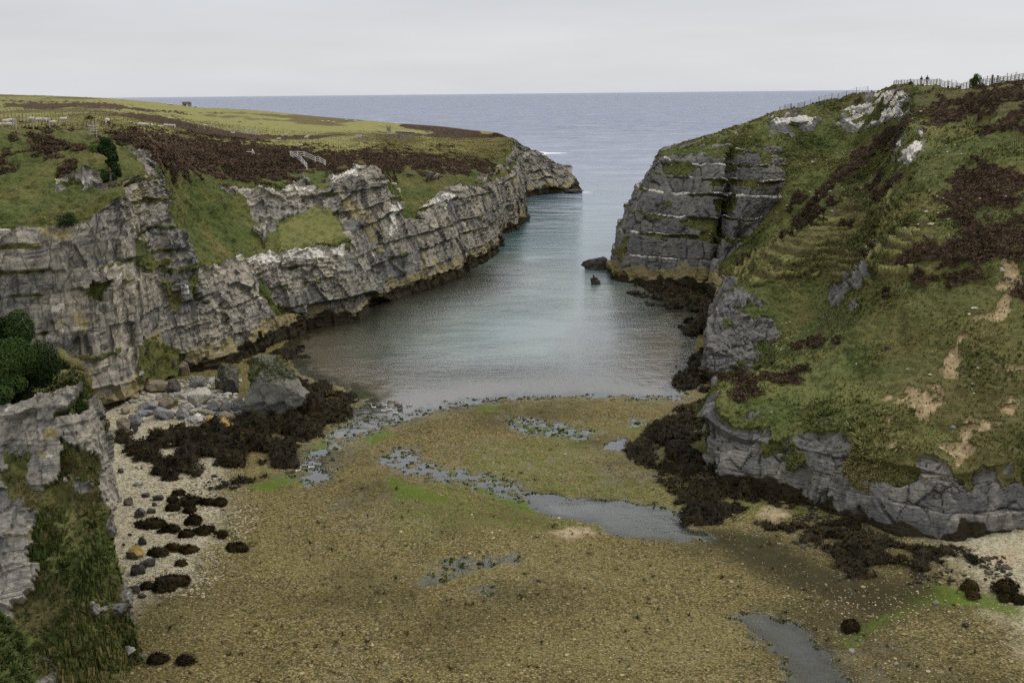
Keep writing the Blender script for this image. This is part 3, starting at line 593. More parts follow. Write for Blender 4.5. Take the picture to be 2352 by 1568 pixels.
def beach_material():
    m = Mat('wet_shingle', .8, .15); v = m.P
    al, pale, san, wet = (m.attr('g1', i) for i in range(4))  # wet also holds the shadow painted below the right kelp bank
    cell = m.n('ShaderNodeTexVoronoi'); cell.inputs['Scale'].default_value = 7.5; m.l(v, cell.inputs['Vector'])
    c2 = m.n('ShaderNodeTexVoronoi'); c2.inputs['Scale'].default_value = 11.; m.l(v, c2.inputs['Vector'])
    rnd = m.n('ShaderNodeSeparateColor'); m.l(cell.outputs['Color'], rnd.inputs[0])
    rnd2 = m.n('ShaderNodeSeparateColor'); m.l(c2.outputs['Color'], rnd2.inputs[0])
    big = m.noise(.07, 4, v); n1 = m.noise(.9, 5, v, .7)
    c = m.ramp(rnd.outputs[0], (.0, (.030, .027, .010)), (.35, (.063, .056, .019)), (.62, (.118, .104, .036)), (.93, (.25, .215, .10)))
    c = m.mix(.4, c, m.ramp(rnd2.outputs[0], (.0, (.03, .024, .012)), (.6, (.13, .10, .04)), (.95, (.32, .26, .14))))
    c = m.mix(m.math('MULTIPLY', m.rng(n1, .42, .66), .5), c, (.17, .135, .040))
    c = m.mix(m.math('MULTIPLY', m.rng(big, .48, .62), .7), c, (.055, .045, .019))
    c = m.mix(m.math('MULTIPLY', m.rng(m.noise((.05, .16, 1), 4, v), .5, .64), .45), c, (.185, .16, .066))
    c = m.mix(m.math('MULTIPLY', m.rng(cell.outputs['Distance'], .45, .75), .6), c, (.016, .013, .007))
    pc = m.mix(rnd.outputs[0], (.20, .175, .115), (.46, .42, .31))
    ed = lambda a, k=.8, w=.14: m.rng(m.math('ADD', a, m.math('MULTIPLY', m.math('SUBTRACT', n1, .5), k)), .5-w, .5+w)
    c = m.mix(m.math('MULTIPLY', ed(pale, .9, .3), .75), c, pc)
    c = m.mix(ed(san), c, m.mix(n1, (.25, .19, .115), (.37, .29, .19)))
    n3 = m.noise(3.2, 4, v, .7)
    c = m.mix(m.math('MULTIPLY', m.rng(m.math('ADD', al, m.math('SUBTRACT', n3, .5)), .42, .72), .85), c, m.mix(n3, (.022, .040, .006), (.11, .16, .018)))
    c = m.mix(m.math('MULTIPLY', wet, m.math('SUBTRACT', .75, m.math('MULTIPLY', san, .7))), c, m.mix(n3, (.012, .011, .006), (.05, .042, .018)))  # darkens wet ground, and the shadow painted below the right kelp bank
    h = m.math('ADD', m.math('MULTIPLY', cell.outputs['Distance'], -1.), m.math('MULTIPLY', c2.outputs['Distance'], -.5))
    m.l(m.math('MULTIPLY_ADD', m.attr('sheen'), .30, .06), m.b.inputs['Specular IOR Level'])
    return m.done(c, m.bump(h, .9, .07), m.rng(m.attr('sheen'), 0, 1, .85, .45))
gx = np.concatenate([np.arange(-64, -34, .4), np.arange(-34, 30, .14), np.arange(30, 48, .2), np.arange(48, 90, 1.)])
gy = np.concatenate([np.arange(34, 44, .5), np.arange(44, 82, .13), np.arange(82, 105, .17), np.arange(105, 180, .5), np.arange(180, 430, 3.)])
X, Y = np.meshgrid(gx, gy, indexing='ij'); x, y = X.ravel(), Y.ravel(); z = ground_z(x, y)
P0 = np.stack([x, y, z], 1)
alg = np.zeros(len(x))
for p in ALGAE: alg = np.maximum(alg, sstep(-1.2, 1.0, polysd(x, y, flat(p)))*.8)
alg = np.maximum(alg, sstep(.03, -.03, z)*sstep(-.35, -.1, z)*.62*(y < 100))
alg = np.maximum(alg, (.16+.34*sstep(-.1, .5, fbm(P0, .10, 3, 410)))*sstep(58, 66, y+fbm(P0, .1, 3, 411)*4)*sstep(-24, -14, x))
pale = sstep(-18.6, -22.5, x+np.maximum(y-66, 0)*.38+np.maximum(58-y, 0)*.12+fbm(P0, .25, 3, 409)*1.2)*sstep(105, 96, y)*sstep(47, 56, y)
pale = np.maximum(pale, sstep(24, 33, x)*sstep(70, 60, y))
san = np.zeros(len(x))
san = sstep(-.02, -.22, z)*1.0*sstep(140, 115, y)*(y > 84)
for p in ([(2230,1300),(2352,1270),(2352,1330),(2290,1335)],[(1240,1225),(1330,1210),(1420,1230),(1300,1250)],[(1340,780),(1560,700),(1545,760)],[(265,1080),(330,1075),(300,1095)],[(1730,1180),(1800,1130),(1830,1190),(1760,1220)]): san = np.maximum(san, sstep(-1.2, 1.2, polysd(x, y, flat(p)))*.62)
wet = np.maximum.reduce([sstep(.14, -.05, z)*.8*(y < 97.5)+sstep(.06, -.06, z)*.8*(y >= 97.5), sstep(-2, 1.5, polysd(x, y, flat([(1760,1400),(1900,1350),(2080,1362),(2060,1420),(1980,1470),(1880,1500)])))*.75, 1.25*sstep(-2.5, 0, polysd(x, y, flat([(1650,1238),(1760,1250),(1850,1310),(2000,1362),(2100,1365),(2000,1400),(1850,1350),(1740,1290)])))])  # wet ground; near-black strip below the right kelp also has its shadow painted in
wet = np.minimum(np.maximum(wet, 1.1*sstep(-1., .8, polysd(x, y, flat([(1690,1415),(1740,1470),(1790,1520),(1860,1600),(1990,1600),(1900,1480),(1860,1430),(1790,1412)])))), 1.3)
seabed = kind(mesh_obj('shingle_beach', P0, grid_faces(len(gx), len(gy))[:, ::-1], beach_material(), attrs={'g1': np.stack([alg, pale, san, wet], 1), 'sheen': sstep(.16, .03, z)*sstep(-.14, -.03, z)*(y < 110)}), 'structure')  # wet channel: wet ground plus the painted shadow below the right kelp

def water_material():
    m = Mat('sea_water'); v = m.P
    dp = m.attr('deep'); calm = m.attr('calm')
    far = m.n('ShaderNodeVectorMath', operation='LENGTH'); m.l(v, far.inputs[0]); L = far.outputs['Value']
    w1 = m.noise((.55, 1.5, 1), 4, v, .6); w2 = m.noise((.12, .30, 1), 4, v, .6); w3 = m.noise((2.2, 5., 1), 3, v, .6); w4 = m.noise((.014, .05, 1), 4, v, .6)
    hgt = m.math('ADD', m.math('MULTIPLY', w1, .12), m.math('MULTIPLY', w3, .035))
    hgt = m.math('ADD', hgt, m.math('MULTIPLY', w2, m.rng(L, 150, 420, .12, 1.1)))
    hgt = m.math('ADD', hgt, m.math('MULTIPLY', w4, m.rng(L, 250, 900, .0, 6.)))
    gust = m.rng(m.noise((.022, .045, 1), 3, v, .6), .38, .62, .35, 1.25)
    nrm = m.bump(m.math('MULTIPLY', m.math('MULTIPLY', hgt, gust), m.rng(calm, 0, 1, 1, .10)), 1., 1.)
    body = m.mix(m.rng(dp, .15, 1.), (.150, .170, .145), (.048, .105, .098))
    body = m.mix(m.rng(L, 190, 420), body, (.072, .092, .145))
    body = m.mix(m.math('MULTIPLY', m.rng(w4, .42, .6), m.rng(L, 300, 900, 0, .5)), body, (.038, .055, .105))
    fo = m.noise((.11, .016, 1), 5, v, .75)
    foam = m.math('MULTIPLY', m.rng(fo, .715, .76), m.rng(L, 260, 480))
    surf = m.attr('surf'); foam = m.math('MAXIMUM', foam, m.rng(m.math('ADD', surf, m.math('MULTIPLY', m.math('SUBTRACT', w1, .5), 1.1)), .5, .8))
    body = m.mix(foam, body, (.75, .77, .8))
    dif = m.n('ShaderNodeBsdfDiffuse'); m.l(body, dif.inputs[0])
    tr = m.n('ShaderNodeBsdfTransparent'); m.put(m.mix(m.rng(dp, 0, .5), (.93, .95, .93), (.55, .68, .60)), tr.inputs[0])
    mx = m.n('ShaderNodeMixShader'); m.l(m.math('MAXIMUM', m.rng(dp, .0, .30, .03, 1.), foam), mx.inputs[0]); m.l(tr.outputs[0], mx.inputs[1]); m.l(dif.outputs[0], mx.inputs[2])
    gl = m.n('ShaderNodeBsdfGlossy'); gl.inputs['Roughness'].default_value = .06; gl.inputs[0].default_value = (.93, .95, 1, 1); m.l(nrm, gl.inputs['Normal'])
    fr = m.n('ShaderNodeFresnel'); m.l(m.rng(L, 58, 80, 1.3, 1.9), fr.inputs[0]); m.l(nrm, fr.inputs['Normal'])
    m2 = m.n('ShaderNodeMixShader'); m.l(m.math('MULTIPLY', m.math('MINIMUM', fr.outputs[0], .80), m.math('SUBTRACT', 1., foam)), m2.inputs[0]); m.l(mx.outputs[0], m2.inputs[1]); m.l(gl.outputs[0], m2.inputs[2])
    m.l(m2.outputs[0], m.out.inputs[0]); return m.m
wx = np.concatenate([[-60000, -20000, -6000, -2000, -600, -200, -100], np.arange(-60, 60, .6), [60, 100, 200, 600, 2000, 6000, 20000, 60000]])
wy = np.concatenate([[20, 32], np.arange(40, 140, .6), np.arange(140, 430, 1.5), np.arange(430, 580, 4.), [600, 800, 1200, 2000, 4000, 8000, 16000, 30000, 60000]])
X, Y = np.meshgrid(wx, wy, indexing='ij'); x, y = X.ravel().astype(float), Y.ravel().astype(float)
zg = np.where((y < 400) & (np.abs(x) < 75), ground_z(np.clip(x, -80, 80), np.clip(y, 30, 430)), -7)
deep = np.where(y < 400, sstep(.05, 3.0, -zg), 1.); calm = sstep(.6, .1, -zg)*sstep(125, 98, y)
surf = np.zeros(len(x))
for cx_, cy_, Y_, rx, ry, s_ in ((1238,352,None,6,9,1.0),(1262,352,None,16,5,.8),(1345,442,None,5,5,.6),(1300,381,None,6,4,.6)):
    c = W(cx_, cy_, z=0); d = np.hypot((x-c[0])/rx, (y-c[1])/ry/2.2); surf = np.maximum(surf, s_*np.exp(-d*d))
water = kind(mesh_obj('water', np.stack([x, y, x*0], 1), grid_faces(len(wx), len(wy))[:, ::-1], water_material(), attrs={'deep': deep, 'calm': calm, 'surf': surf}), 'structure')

def kelp_material():
    m = Mat('brown_kelp', .6, .12); v = m.P; n = m.noise(1.6, 5, v, .7); b = m.noise(.25, 3, v); f = m.noise((7., 7., 7.), 3, v, .8)
    c = m.ramp(n, (.33, (.004, .0035, .0015)), (.52, (.014, .010, .003)), (.68, (.046, .031, .007)))
    c = m.mix(m.math('MULTIPLY', m.rng(b, .52, .68), .5), c, (.042, .026, .008))
    c = m.mix(m.math('MULTIPLY', m.rng(f, .62, .72), .6), c, (.12, .095, .045))
    return m.done(c, m.bump(m.math('ADD', n, f), .9, .15))
MK = kelp_material()
KZ = []
for i, (p, hk, patch) in enumerate(KELP):
    q = np.array(flat(p)); x0, y0 = q.min(0)-1; x1, y1 = q.max(0)+1; r = .14 if y0 < 100 else .2
    X, Y = np.meshgrid(np.arange(x0, x1, r), np.arange(y0, y1, r), indexing='ij'); x, y = X.ravel(), Y.ravel(); P = np.stack([x, y, x*0], 1)
    sd = polysd(x, y, q)+fbm(P, .5, 4, 420+i)*.9
    cov = fbm(P, .55, 3, 440+i)
    prof = sstep(-.1, 1.6, sd)*(.55+.45*sstep(0, 5, sd))
    lump = .55*np.abs(fbm(P, .55, 4, 430+i)) + .30*(1-np.abs(fbm(P, 1.6, 3, 433+i)))*.8
    h = hk*prof*np.clip(.08+1.35*lump, .12, 1.5)
    if patch: h = h*sstep(patch-.30, patch+.25, cov+.12)
    h = h+fbm(P, (5., 5., 5.), 2, 437)*.05
    gz = ground_z(x, y); z = gz-.12+h
    keep = (h > .10) & (sd > -.2)
    fc = grid_faces(*X.shape)[:, ::-1]; fc = fc[keep[fc].all(1)]
    used = np.unique(fc); mp_ = np.zeros(len(x), int); mp_[used] = np.arange(len(used))
    KZ.append((x[used], y[used], z[used]))
    kind(mesh_obj('kelp_bed', np.stack([x, y, z], 1)[used], mp_[fc], MK), 'stuff')
# ------------------------------------------------------------------ ground cover that nobody could count
def blade_proto(n, spread, w, seed, curve=.35):
    r = np.random.default_rng(seed); V = []; F = []
    for i in range(n):
        a = r.uniform(0, 2*math.pi); s = r.uniform(.2, 1)*spread; L = r.uniform(.6, 1.); b = r.uniform(0, .35, 2)*[math.cos(a), math.sin(a)]*1.0
        t = np.array([-math.sin(a), math.cos(a), 0])*w/2; base = np.array([b[0]*.5, b[1]*.5, 0]); mid = base+np.array([math.cos(a)*s*.35, math.sin(a)*s*.35, L*.6]); tip = base+np.array([math.cos(a)*s, math.sin(a)*s, L*(1-curve*s)])
        k = len(V); V += [base-t, base+t, mid+t*.7, mid-t*.7, tip, tip]; F += [[k, k+1, k+2, k+3], [k+3, k+2, k+4, k+5]]
    return np.array(V), np.array(F)
def leaf_proto(n, seed, flat_=.8, size=.3):
    r = np.random.default_rng(seed); V = []; F = []
    for i in range(n):
        d = r.normal(size=3); d[2] = abs(d[2])*flat_; d /= np.linalg.norm(d); c = d*r.uniform(.55, 1.)*np.array([1, 1, flat_])
        a = np.cross(d, r.normal(size=3)); a /= np.linalg.norm(a); b = np.cross(d, a)+d*r.uniform(-.6, .6); s = size*r.uniform(.6, 1.2)
        k = len(V); V += [c-a*s*.5, c-b*s*.25, c+a*s*.5, c+b*s*.9]; F += [[k, k+1, k+2, k+3]]
    return np.array(V), np.array(F)
def scatter(name, P, N, size, protos, mat, seed=0, lean=.5, tintvar=1.):
    r = np.random.default_rng(seed); VS = []; FS = []; TS = []; o = 0
    pick = r.integers(0, len(protos), len(P))
    for k, (V, F) in enumerate(protos):
        s = pick == k; n = s.sum()
        if not n: continue
        up = N[s]*lean+np.array([0, 0, 1-lean]); up /= np.linalg.norm(up, axis=1, keepdims=True)
        th = r.uniform(0, 2*math.pi, n); x = np.stack([np.cos(th), np.sin(th), th*0], 1); x -= up*(x*up).sum(1)[:, None]; x /= np.linalg.norm(x, axis=1, keepdims=True)
        y = np.cross(up, x); R = np.stack([x, y, up], 2)*size[s][:, None, None]
        VS.append((np.einsum('nij,vj->nvi', R, V)+P[s][:, None]).reshape(-1, 3))
        FS.append((F[None]+(np.arange(n)*len(V))[:, None, None]+o).reshape(-1, F.shape[1])); o += n*len(V)
        TS.append(np.repeat(r.uniform(0, 1, n), len(V)))
    return kind(mesh_obj(name, np.concatenate(VS), np.concatenate(FS), mat, attrs={'tint': np.concatenate(TS)}, smooth=False), 'stuff')
def cover_mat(name, *stops, rough=.85):
    m = Mat(name, rough, .1 if rough > .6 else .4); t = m.attr('tint'); n = m.noise(.2, 3); n2 = m.noise(.06, 3); f = m.math('ADD', m.math('MULTIPLY', t, .42), m.math('SUBTRACT', m.math('ADD', m.math('MULTIPLY', n, .75), m.math('MULTIPLY', n2, .75)), .42))
    return m.done(m.ramp(f, *stops))
M_GRASS = cover_mat('grass_blades', (.15, (.038, .058, .014)), (.40, (.072, .092, .024)), (.62, (.125, .128, .040)), (.85, (.22, .18, .075)))
M_GRASS2 = cover_mat('pale_grass_blades', (.15, (.085, .088, .028)), (.45, (.20, .185, .068)), (.85, (.36, .30, .15)))
M_HEATH = cover_mat('heather_shoots', (.15, (.016, .011, .007)), (.45, (.046, .030, .018)), (.7, (.085, .057, .034)), (.95, (.095, .060, .055)))
M_LUSH = cover_mat('lush_blades', (.1, (.010, .017, .004)), (.38, (.026, .040, .009)), (.62, (.058, .072, .018)), (.8, (.095, .082, .028)), (.95, (.17, .135, .058)))
M_WEED = cover_mat('weed_leaves', (.1, (.010, .018, .005)), (.5, (.032, .052, .010)), (.8, (.075, .080, .020)), (.95, (.13, .09, .04)))
TUFT = [blade_proto(9, .8, .16, k) for k in range(4)]; HEAT = [leaf_proto(26, 40+k, .75, .42) for k in range(3)]
def sow(D, cond, prob, seed):
    s = (RNG.random(cond.shape) < prob) & cond
    return D['P'][s], D['N'][s], s
P, N, s = sow(RIGHT, (RIGHT['grass'] > 0) & (RIGHT['heather'] == 0) & (RIGHT['sand'] == 0) & (RIGHT['T'] < 8.1), .38*np.clip(.9+fbm(RIGHT['P'].reshape(-1, 3), .3, 3, 641).reshape(RIGHT['T'].shape)*.9, .15, 1.3), 1)
scatter('grass', P, N, (RNG.gamma(4., .045, len(P))+.05)*np.clip(.9+fbm(P, .16, 3, 642)*.8, .45, 1.7), TUFT, M_GRASS, 1, .65)
P, N, s = sow(RIGHT, (RIGHT['grass'] > 0) & (RIGHT['heather'] > 0) & (RIGHT['T'] < 8.1), .32, 2)
scatter('heather', P, N, RNG.uniform(.18, .42, len(P)), HEAT, M_HEATH, 2, .4)
P, N, s = sow(LEFT, (LEFT['grass'] > 0) & (LEFT['heather'] == 0) & (LEFT['T'] < 5.2), .42, 3)
scatter('grass', P, N, (RNG.gamma(4., .05, len(P))+.05)*np.clip(.9+fbm(P, .16, 3, 643)*.8, .45, 1.7), TUFT, M_GRASS, 3, .6)
P, N, s = sow(LEFT, (LEFT['grass'] > 0) & (LEFT['heather'] == 0) & (LEFT['T'] >= 5.2) & (LEFT['T'] < 7.2), .3, 4)
scatter('grass', P, N, RNG.uniform(.2, .5, len(P)), TUFT, M_GRASS2, 4, .2)
P, N, s = sow(LEFT, (LEFT['grass'] > 0) & (LEFT['heather'] > 0) & (LEFT['T'] < 6.4), .45, 5)
scatter('heather', P, N, RNG.uniform(.25, .55, len(P)), HEAT, M_HEATH, 5, .3)
P, N, s = sow(NEAR, (NEAR['grass'] > 0) & (NEAR['T'] < 5.6), .34, 6)
scatter('grass', P, N, (RNG.gamma(3., .095, len(P))+.12)*np.where(NEAR['T'][s] > 3.6, .55, 1.)*np.clip(.9+fbm(P, .4, 3, 644)*.7, .4, 1.6), TUFT, M_LUSH, 6, .35)
P, N, s = sow(NEAR, (NEAR['grass'] > 0) & (NEAR['T'] < 4.6) & (fbm(NEAR['P'].reshape(-1, 3), .45, 3, 645).reshape(NEAR['T'].shape) > .12), .10, 16)
scatter('weeds', P+N*.12, N, RNG.uniform(.18, .45, len(P)), HEAT, M_WEED, 16, .6)
P, N, s = sow(BANK, (BANK['grass'] > 0) & (BANK['T'] < 4.3), .5, 7)
scatter('grass', P, N, RNG.uniform(.15, .32, len(P)), TUFT, M_LUSH, 7, .3)
# loose cobbles over the shingle
def cobble(seed):
    bm = bmesh.new(); bmesh.ops.create_icosphere(bm, subdivisions=1, radius=1); r = np.random.default_rng(seed)
    V = np.array([v.co[:] for v in bm.verts])*(1+r.uniform(-.22, .22, (len(bm.verts), 1)))*np.array([1, r.uniform(.6, .9), r.uniform(.35, .6)]); F = np.array([[v.index for v in f.verts] for f in bm.faces]); bm.free(); return V, F
M_COB = cover_mat('cobble_stone', (.15, (.05, .040, .020)), (.45, (.15, .115, .05)), (.7, (.25, .20, .10)), (.9, (.42, .37, .25)))
M_COB2 = cover_mat('pale_cobble', (.15, (.16, .15, .12)), (.5, (.32, .29, .22)), (.9, (.52, .48, .38)))
n = 26000; yy = 44/(1-RNG.random(n)*.60); yy = yy[yy < 99]; xx = RNG.uniform(-1, 1, len(yy))*(.56*yy+3); zz = ground_z(xx, yy); ok = (zz > -.08); xx, yy, zz = xx[ok], yy[ok], zz[ok]
s = RNG.uniform(.03, .075, len(xx))*(1+(RNG.random(len(xx)) < .03)*1.4)
scatter('cobbles', np.stack([xx, yy, zz+s*.1], 1), np.tile([0, 0, 1.], (len(xx), 1)), s, [cobble(k) for k in range(5)], M_COB, 8)
n = 5000; yy = RNG.uniform(54, 100, n); xx = -.38*np.maximum(yy-66, 0)-.0-18.0-RNG.gamma(2., 1.9, n); zz = ground_z(xx, yy); ok = xx > -45; xx, yy, zz = xx[ok], yy[ok], zz[ok]
s = RNG.uniform(.05, .13, len(xx))
scatter('pale_cobbles', np.stack([xx, yy, zz+s*.1], 1), np.tile([0, 0, 1.], (len(xx), 1)), s, [cobble(k) for k in range(5)], cover_mat('buff_cobble', (.15, (.10, .09, .06)), (.5, (.22, .19, .125)), (.9, (.40, .36, .26))), 9)
# fronds over the kelp beds
KF = [blade_proto(8, 2.2, .26, 60+k, .46) for k in range(3)]
M_FRO = cover_mat('kelp_fronds', (.15, (.004, .0035, .0015)), (.5, (.013, .010, .003)), (.8, (.038, .026, .006)), (.97, (.11, .085, .03)), rough=.65)
kx, ky, kz = (np.concatenate(a) for a in zip(*KZ)); s = RNG.random(len(kx)) < .22; P = np.stack([kx, ky, kz], 1)[s]
scatter('kelp', P, np.tile([0, 0, 1.], (len(P), 1)), RNG.uniform(.14, .36, len(P)), KF, M_FRO, 10)
print('COUNTS', {k: v['P'].shape for k, v in (('L', LEFT), ('R', RIGHT), ('N', NEAR))}, len(kx))

# dark weedy stones strewn between the kelp and the rock foot
M_DST = cover_mat('dark_wet_stone', (.15, (.008, .007, .005)), (.6, (.03, .026, .018)), (.95, (.09, .08, .06)))
q = np.array(flat([(1660,1110),(1800,1130),(1960,1185),(2140,1215),(2260,1260),(2330,1330),(2352,1390),(2200,1360),(2020,1350),(1850,1290),(1750,1220),(1690,1180)])); n = 6500
xx = RNG.uniform(q[:, 0].min(), q[:, 0].max(), n); yy = RNG.uniform(q[:, 1].min(), q[:, 1].max(), n); P = np.stack([xx, yy, xx*0], 1)
ok = inpoly(xx, yy, q) & (fbm(P, .5, 3, 611) > .22); q2 = np.array(flat([(265,1040),(480,1100),(640,1100),(600,1150),(440,1230),(300,1130)])); 
xb = RNG.uniform(q2[:, 0].min(), q2[:, 0].max(), 1500); yb = RNG.uniform(q2[:, 1].min(), q2[:, 1].max(), 1500); o2 = inpoly(xb, yb, q2) & (fbm(np.stack([xb, yb, xb*0], 1), .5, 3, 612) > .1)
xx = np.concatenate([xx[ok], xb[o2]]); yy = np.concatenate([yy[ok], yb[o2]])
scatter('dark_stones', np.stack([xx, yy, ground_z(xx, yy)+.03], 1), np.tile([0, 0, 1.], (len(xx), 1)), RNG.gamma(1.5, .042, len(xx))+.03, [cobble(k+20) for k in range(5)], M_DST, 12)

q = np.array(flat([(275,885),(400,850),(560,880),(570,990),(470,1000),(290,1015)])); n = 2600; xx = RNG.uniform(q[:, 0].min(), q[:, 0].max(), n); yy = RNG.uniform(q[:, 1].min(), q[:, 1].max(), n)
ok = inpoly(xx, yy, q) & (fbm(np.stack([xx, yy, xx*0], 1), .3, 3, 613) > -.1); xx, yy = xx[ok], yy[ok]
scatter('rubble', np.stack([xx, yy, ground_z(xx, yy)+.05], 1), np.tile([0, 0, 1.], (len(xx), 1)), RNG.gamma(2., .08, len(xx))+.06, [cobble(k+30) for k in range(6)], cover_mat('grey_rubble', (.15, (.10, .10, .095)), (.5, (.24, .23, .20)), (.9, (.46, .43, .36))), 13)

P, N, s = sow(LEFT, (LEFT['grass'] > 0) & (LEFT['heather'] > 0) & (LEFT['T'] < 6.4), .07, 17)
scatter('grass', P, N, RNG.uniform(.2, .45, len(P)), TUFT, M_GRASS, 17, .3)
P, N, s = sow(RIGHT, (RIGHT['grass'] > 0) & (RIGHT['heather'] > 0) & (RIGHT['T'] < 8), .10, 18)
scatter('grass', P, N, RNG.uniform(.15, .35, len(P)), TUFT, M_GRASS, 18, .5)
P, N, s = sow(RIGHT, (RIGHT['sand'] > 0) & (RIGHT['grass'] > 0), .10, 19)
scatter('grass', P, N, RNG.uniform(.12, .3, len(P)), TUFT, M_GRASS, 19, .5)

# green and brown weed clumps along the wet edges
n = 60000; yy = RNG.uniform(46, 99, n); xx = RNG.uniform(-20, 20, n); zz = ground_z(xx, yy); ok = (np.abs(zz+.005) < .045) & (RNG.random(n) < .5); xx, yy, zz = xx[ok], yy[ok], zz[ok]
M_ALG = cover_mat('green_weed', (.1, (.012, .022, .004)), (.45, (.034, .058, .008)), (.7, (.080, .115, .016)), (.95, (.05, .035, .012)))
scatter('green_weed', np.stack([xx, yy, zz+.01], 1), np.tile([0, 0, 1.], (len(xx), 1)), RNG.gamma(3., .028, len(xx))+.03, [leaf_proto(12, 80+k, .35, .6) for k in range(3)], M_ALG, 14)
n = 1400; yy = 45/(1-RNG.random(n)*.52); xx = RNG.uniform(-.42, .52, n)*yy; zz = ground_z(xx, yy)
scatter('weed_scraps', np.stack([xx, yy, zz], 1), np.tile([0, 0, 1.], (n, 1)), RNG.gamma(2., .035, n)+.03, KF, M_FRO, 15)
# ------------------------------------------------------------------ placing things on the ground
bpy.context.view_layer.update(); DG = bpy.context.evaluated_depsgraph_get()
LANDS = [left_land, right_land, near_land, bank_land, seabed]
def hit(px, py, lands=LANDS):
    d = Vector(ray(px, py)).normalized(); best = None
    for o in lands:
        ok, p, n, i = o.ray_cast(Vector((0, 0, H)), d, depsgraph=DG)
        if ok and (best is None or p.length_squared < best.length_squared): best = p.copy()
    return best
def crest(px, py, lands=LANDS):                         # first ground met going down from a bearing
    for k in range(60):
        p = hit(px, py-8+k*.6, lands)
        if p and p.y > 20: return p
    return Vector(W(px, py, z=0))
def drop(x, y, lands=LANDS):
    zs = []
    for o in lands:
        ok, p, n, i = o.ray_cast(Vector((x, y, 80)), Vector((0, 0, -1)), depsgraph=DG)
        if ok: zs.append(p.z)
    return Vector((x, y, max(zs) if zs else 0))
def px_m(p): return p.y/LENS_PX*1.02                    # metres per survey unit at a point

# ------------------------------------------------------------------ builders
def bm_obj(name, bm, mat, parent=None, loc=None, smooth=False):
    me = bpy.data.meshes.new(name); bm.to_mesh(me); bm.free(); me.materials.append(mat)
    for p in me.polygons: p.use_smooth = smooth
    o = bpy.data.objects.new(name, me); COL.objects.link(o)
    if parent: o.parent = parent
    if loc is not None: o.location = loc
    return o
def bar(bm, p, q, w, h=None, taper=1.):
    p, q = Vector(p), Vector(q); h = h or w; d = (q-p); L = d.length; d.normalize()
    s = d.cross(Vector((0, 0, 1))); s = Vector((1, 0, 0)) if s.length < .05 else s.normalized(); u = s.cross(d).normalized()
    vs = []
    for c, k in ((p, 1), (q, taper)):
        for a, b in ((-1, -1), (1, -1), (1, 1), (-1, 1)): vs.append(bm.verts.new(c+s*a*w/2*k+u*b*h/2*k))
    fs = [bm.faces.new([vs[i] for i in f]) for f in ((0, 3, 2, 1), (4, 5, 6, 7), (0, 1, 5, 4), (1, 2, 6, 5), (2, 3, 7, 6), (3, 0, 4, 7))]
    return vs
def box(bm, c, s):
    x, y, z = c; a, b, h = s
    bar(bm, (x-a/2, y, z), (x+a/2, y, z), b, h)
def one_bar(name, p, q, w, mat, parent, h=None, taper=1.):
    bm = bmesh.new(); bar(bm, p, q, w, h, taper); bmesh.ops.bevel(bm, geom=bm.edges[:], offset=min(w, h or w)*.14, segments=1, affect='EDGES'); bmesh.ops.recalc_face_normals(bm, faces=bm.faces[:])
    return bm_obj(name, bm, mat, parent)
def clump(n, radii, seed, leaf, flat_=.0):               # leaves through a lumpy ellipsoid volume
    r = np.random.default_rng(seed); k = 26
    cen = r.normal(size=(k, 3)); cen /= np.linalg.norm(cen, axis=1, keepdims=True); cen *= r.uniform(.35, .80, (k, 1)); rad = r.uniform(.20, .36, k)
    j = r.integers(0, k, n); d = r.normal(size=(n, 3)); d /= np.linalg.norm(d, axis=1, keepdims=True)
    p = cen[j]+d*(rad[j]*r.uniform(.55, 1.08, n)**.5)[:, None]; nrm = d*.7+p*.6+r.normal(size=(n, 3))*.45; nrm /= np.linalg.norm(nrm, axis=1, keepdims=True)
    p = p*np.array(radii); a = np.cross(nrm, r.normal(size=(n, 3))); a /= np.linalg.norm(a, axis=1, keepdims=True); b = np.cross(nrm, a)
    s = (leaf*r.uniform(.6, 1.3, n))[:, None]
    V = np.stack([p-a*s*.5, p-b*s*.32, p+a*s*.6, p+b*s*.32], 1).reshape(-1, 3); F = np.arange(4*n).reshape(-1, 4)
    return V, F, np.repeat(np.clip(r.uniform(0, .8, k)[j]*.6+r.uniform(0, .5, n), 0, 1), 4)
def limbs(bm, base, tips, r0, seed):
    rr = random.Random(seed)
    for t in tips:
        p = Vector(base); t = Vector(t); prev = p; n = 5
        for i in range(1, n+1):
            f = i/n; q = p.lerp(t, f)+Vector((rr.uniform(-1, 1), rr.uniform(-1, 1), rr.uniform(-.5, .5)))*(.12*(t-p).length*(1-f))
            a = r0*(1-.8*(i-1)/n); bar(bm, prev, q, a*2, a*2, .82); prev = q
M_LEAF = cover_mat('dark_green_leaves', (.1, (.006, .011, .004)), (.45, (.014, .027, .007)), (.75, (.034, .058, .012)), (.97, (.11, .145, .034)))
M_IVY = cover_mat('ivy_leaves', (.1, (.012, .024, .006)), (.5, (.035, .062, .012)), (.9, (.080, .115, .026)))
M_BARK = plain('grey_bark', (.13, .11, .09))
M_TURF = cover_mat('turf_cap_blades', (.15, (.03, .05, .012)), (.5, (.085, .105, .025)), (.85, (.17, .17, .05)))
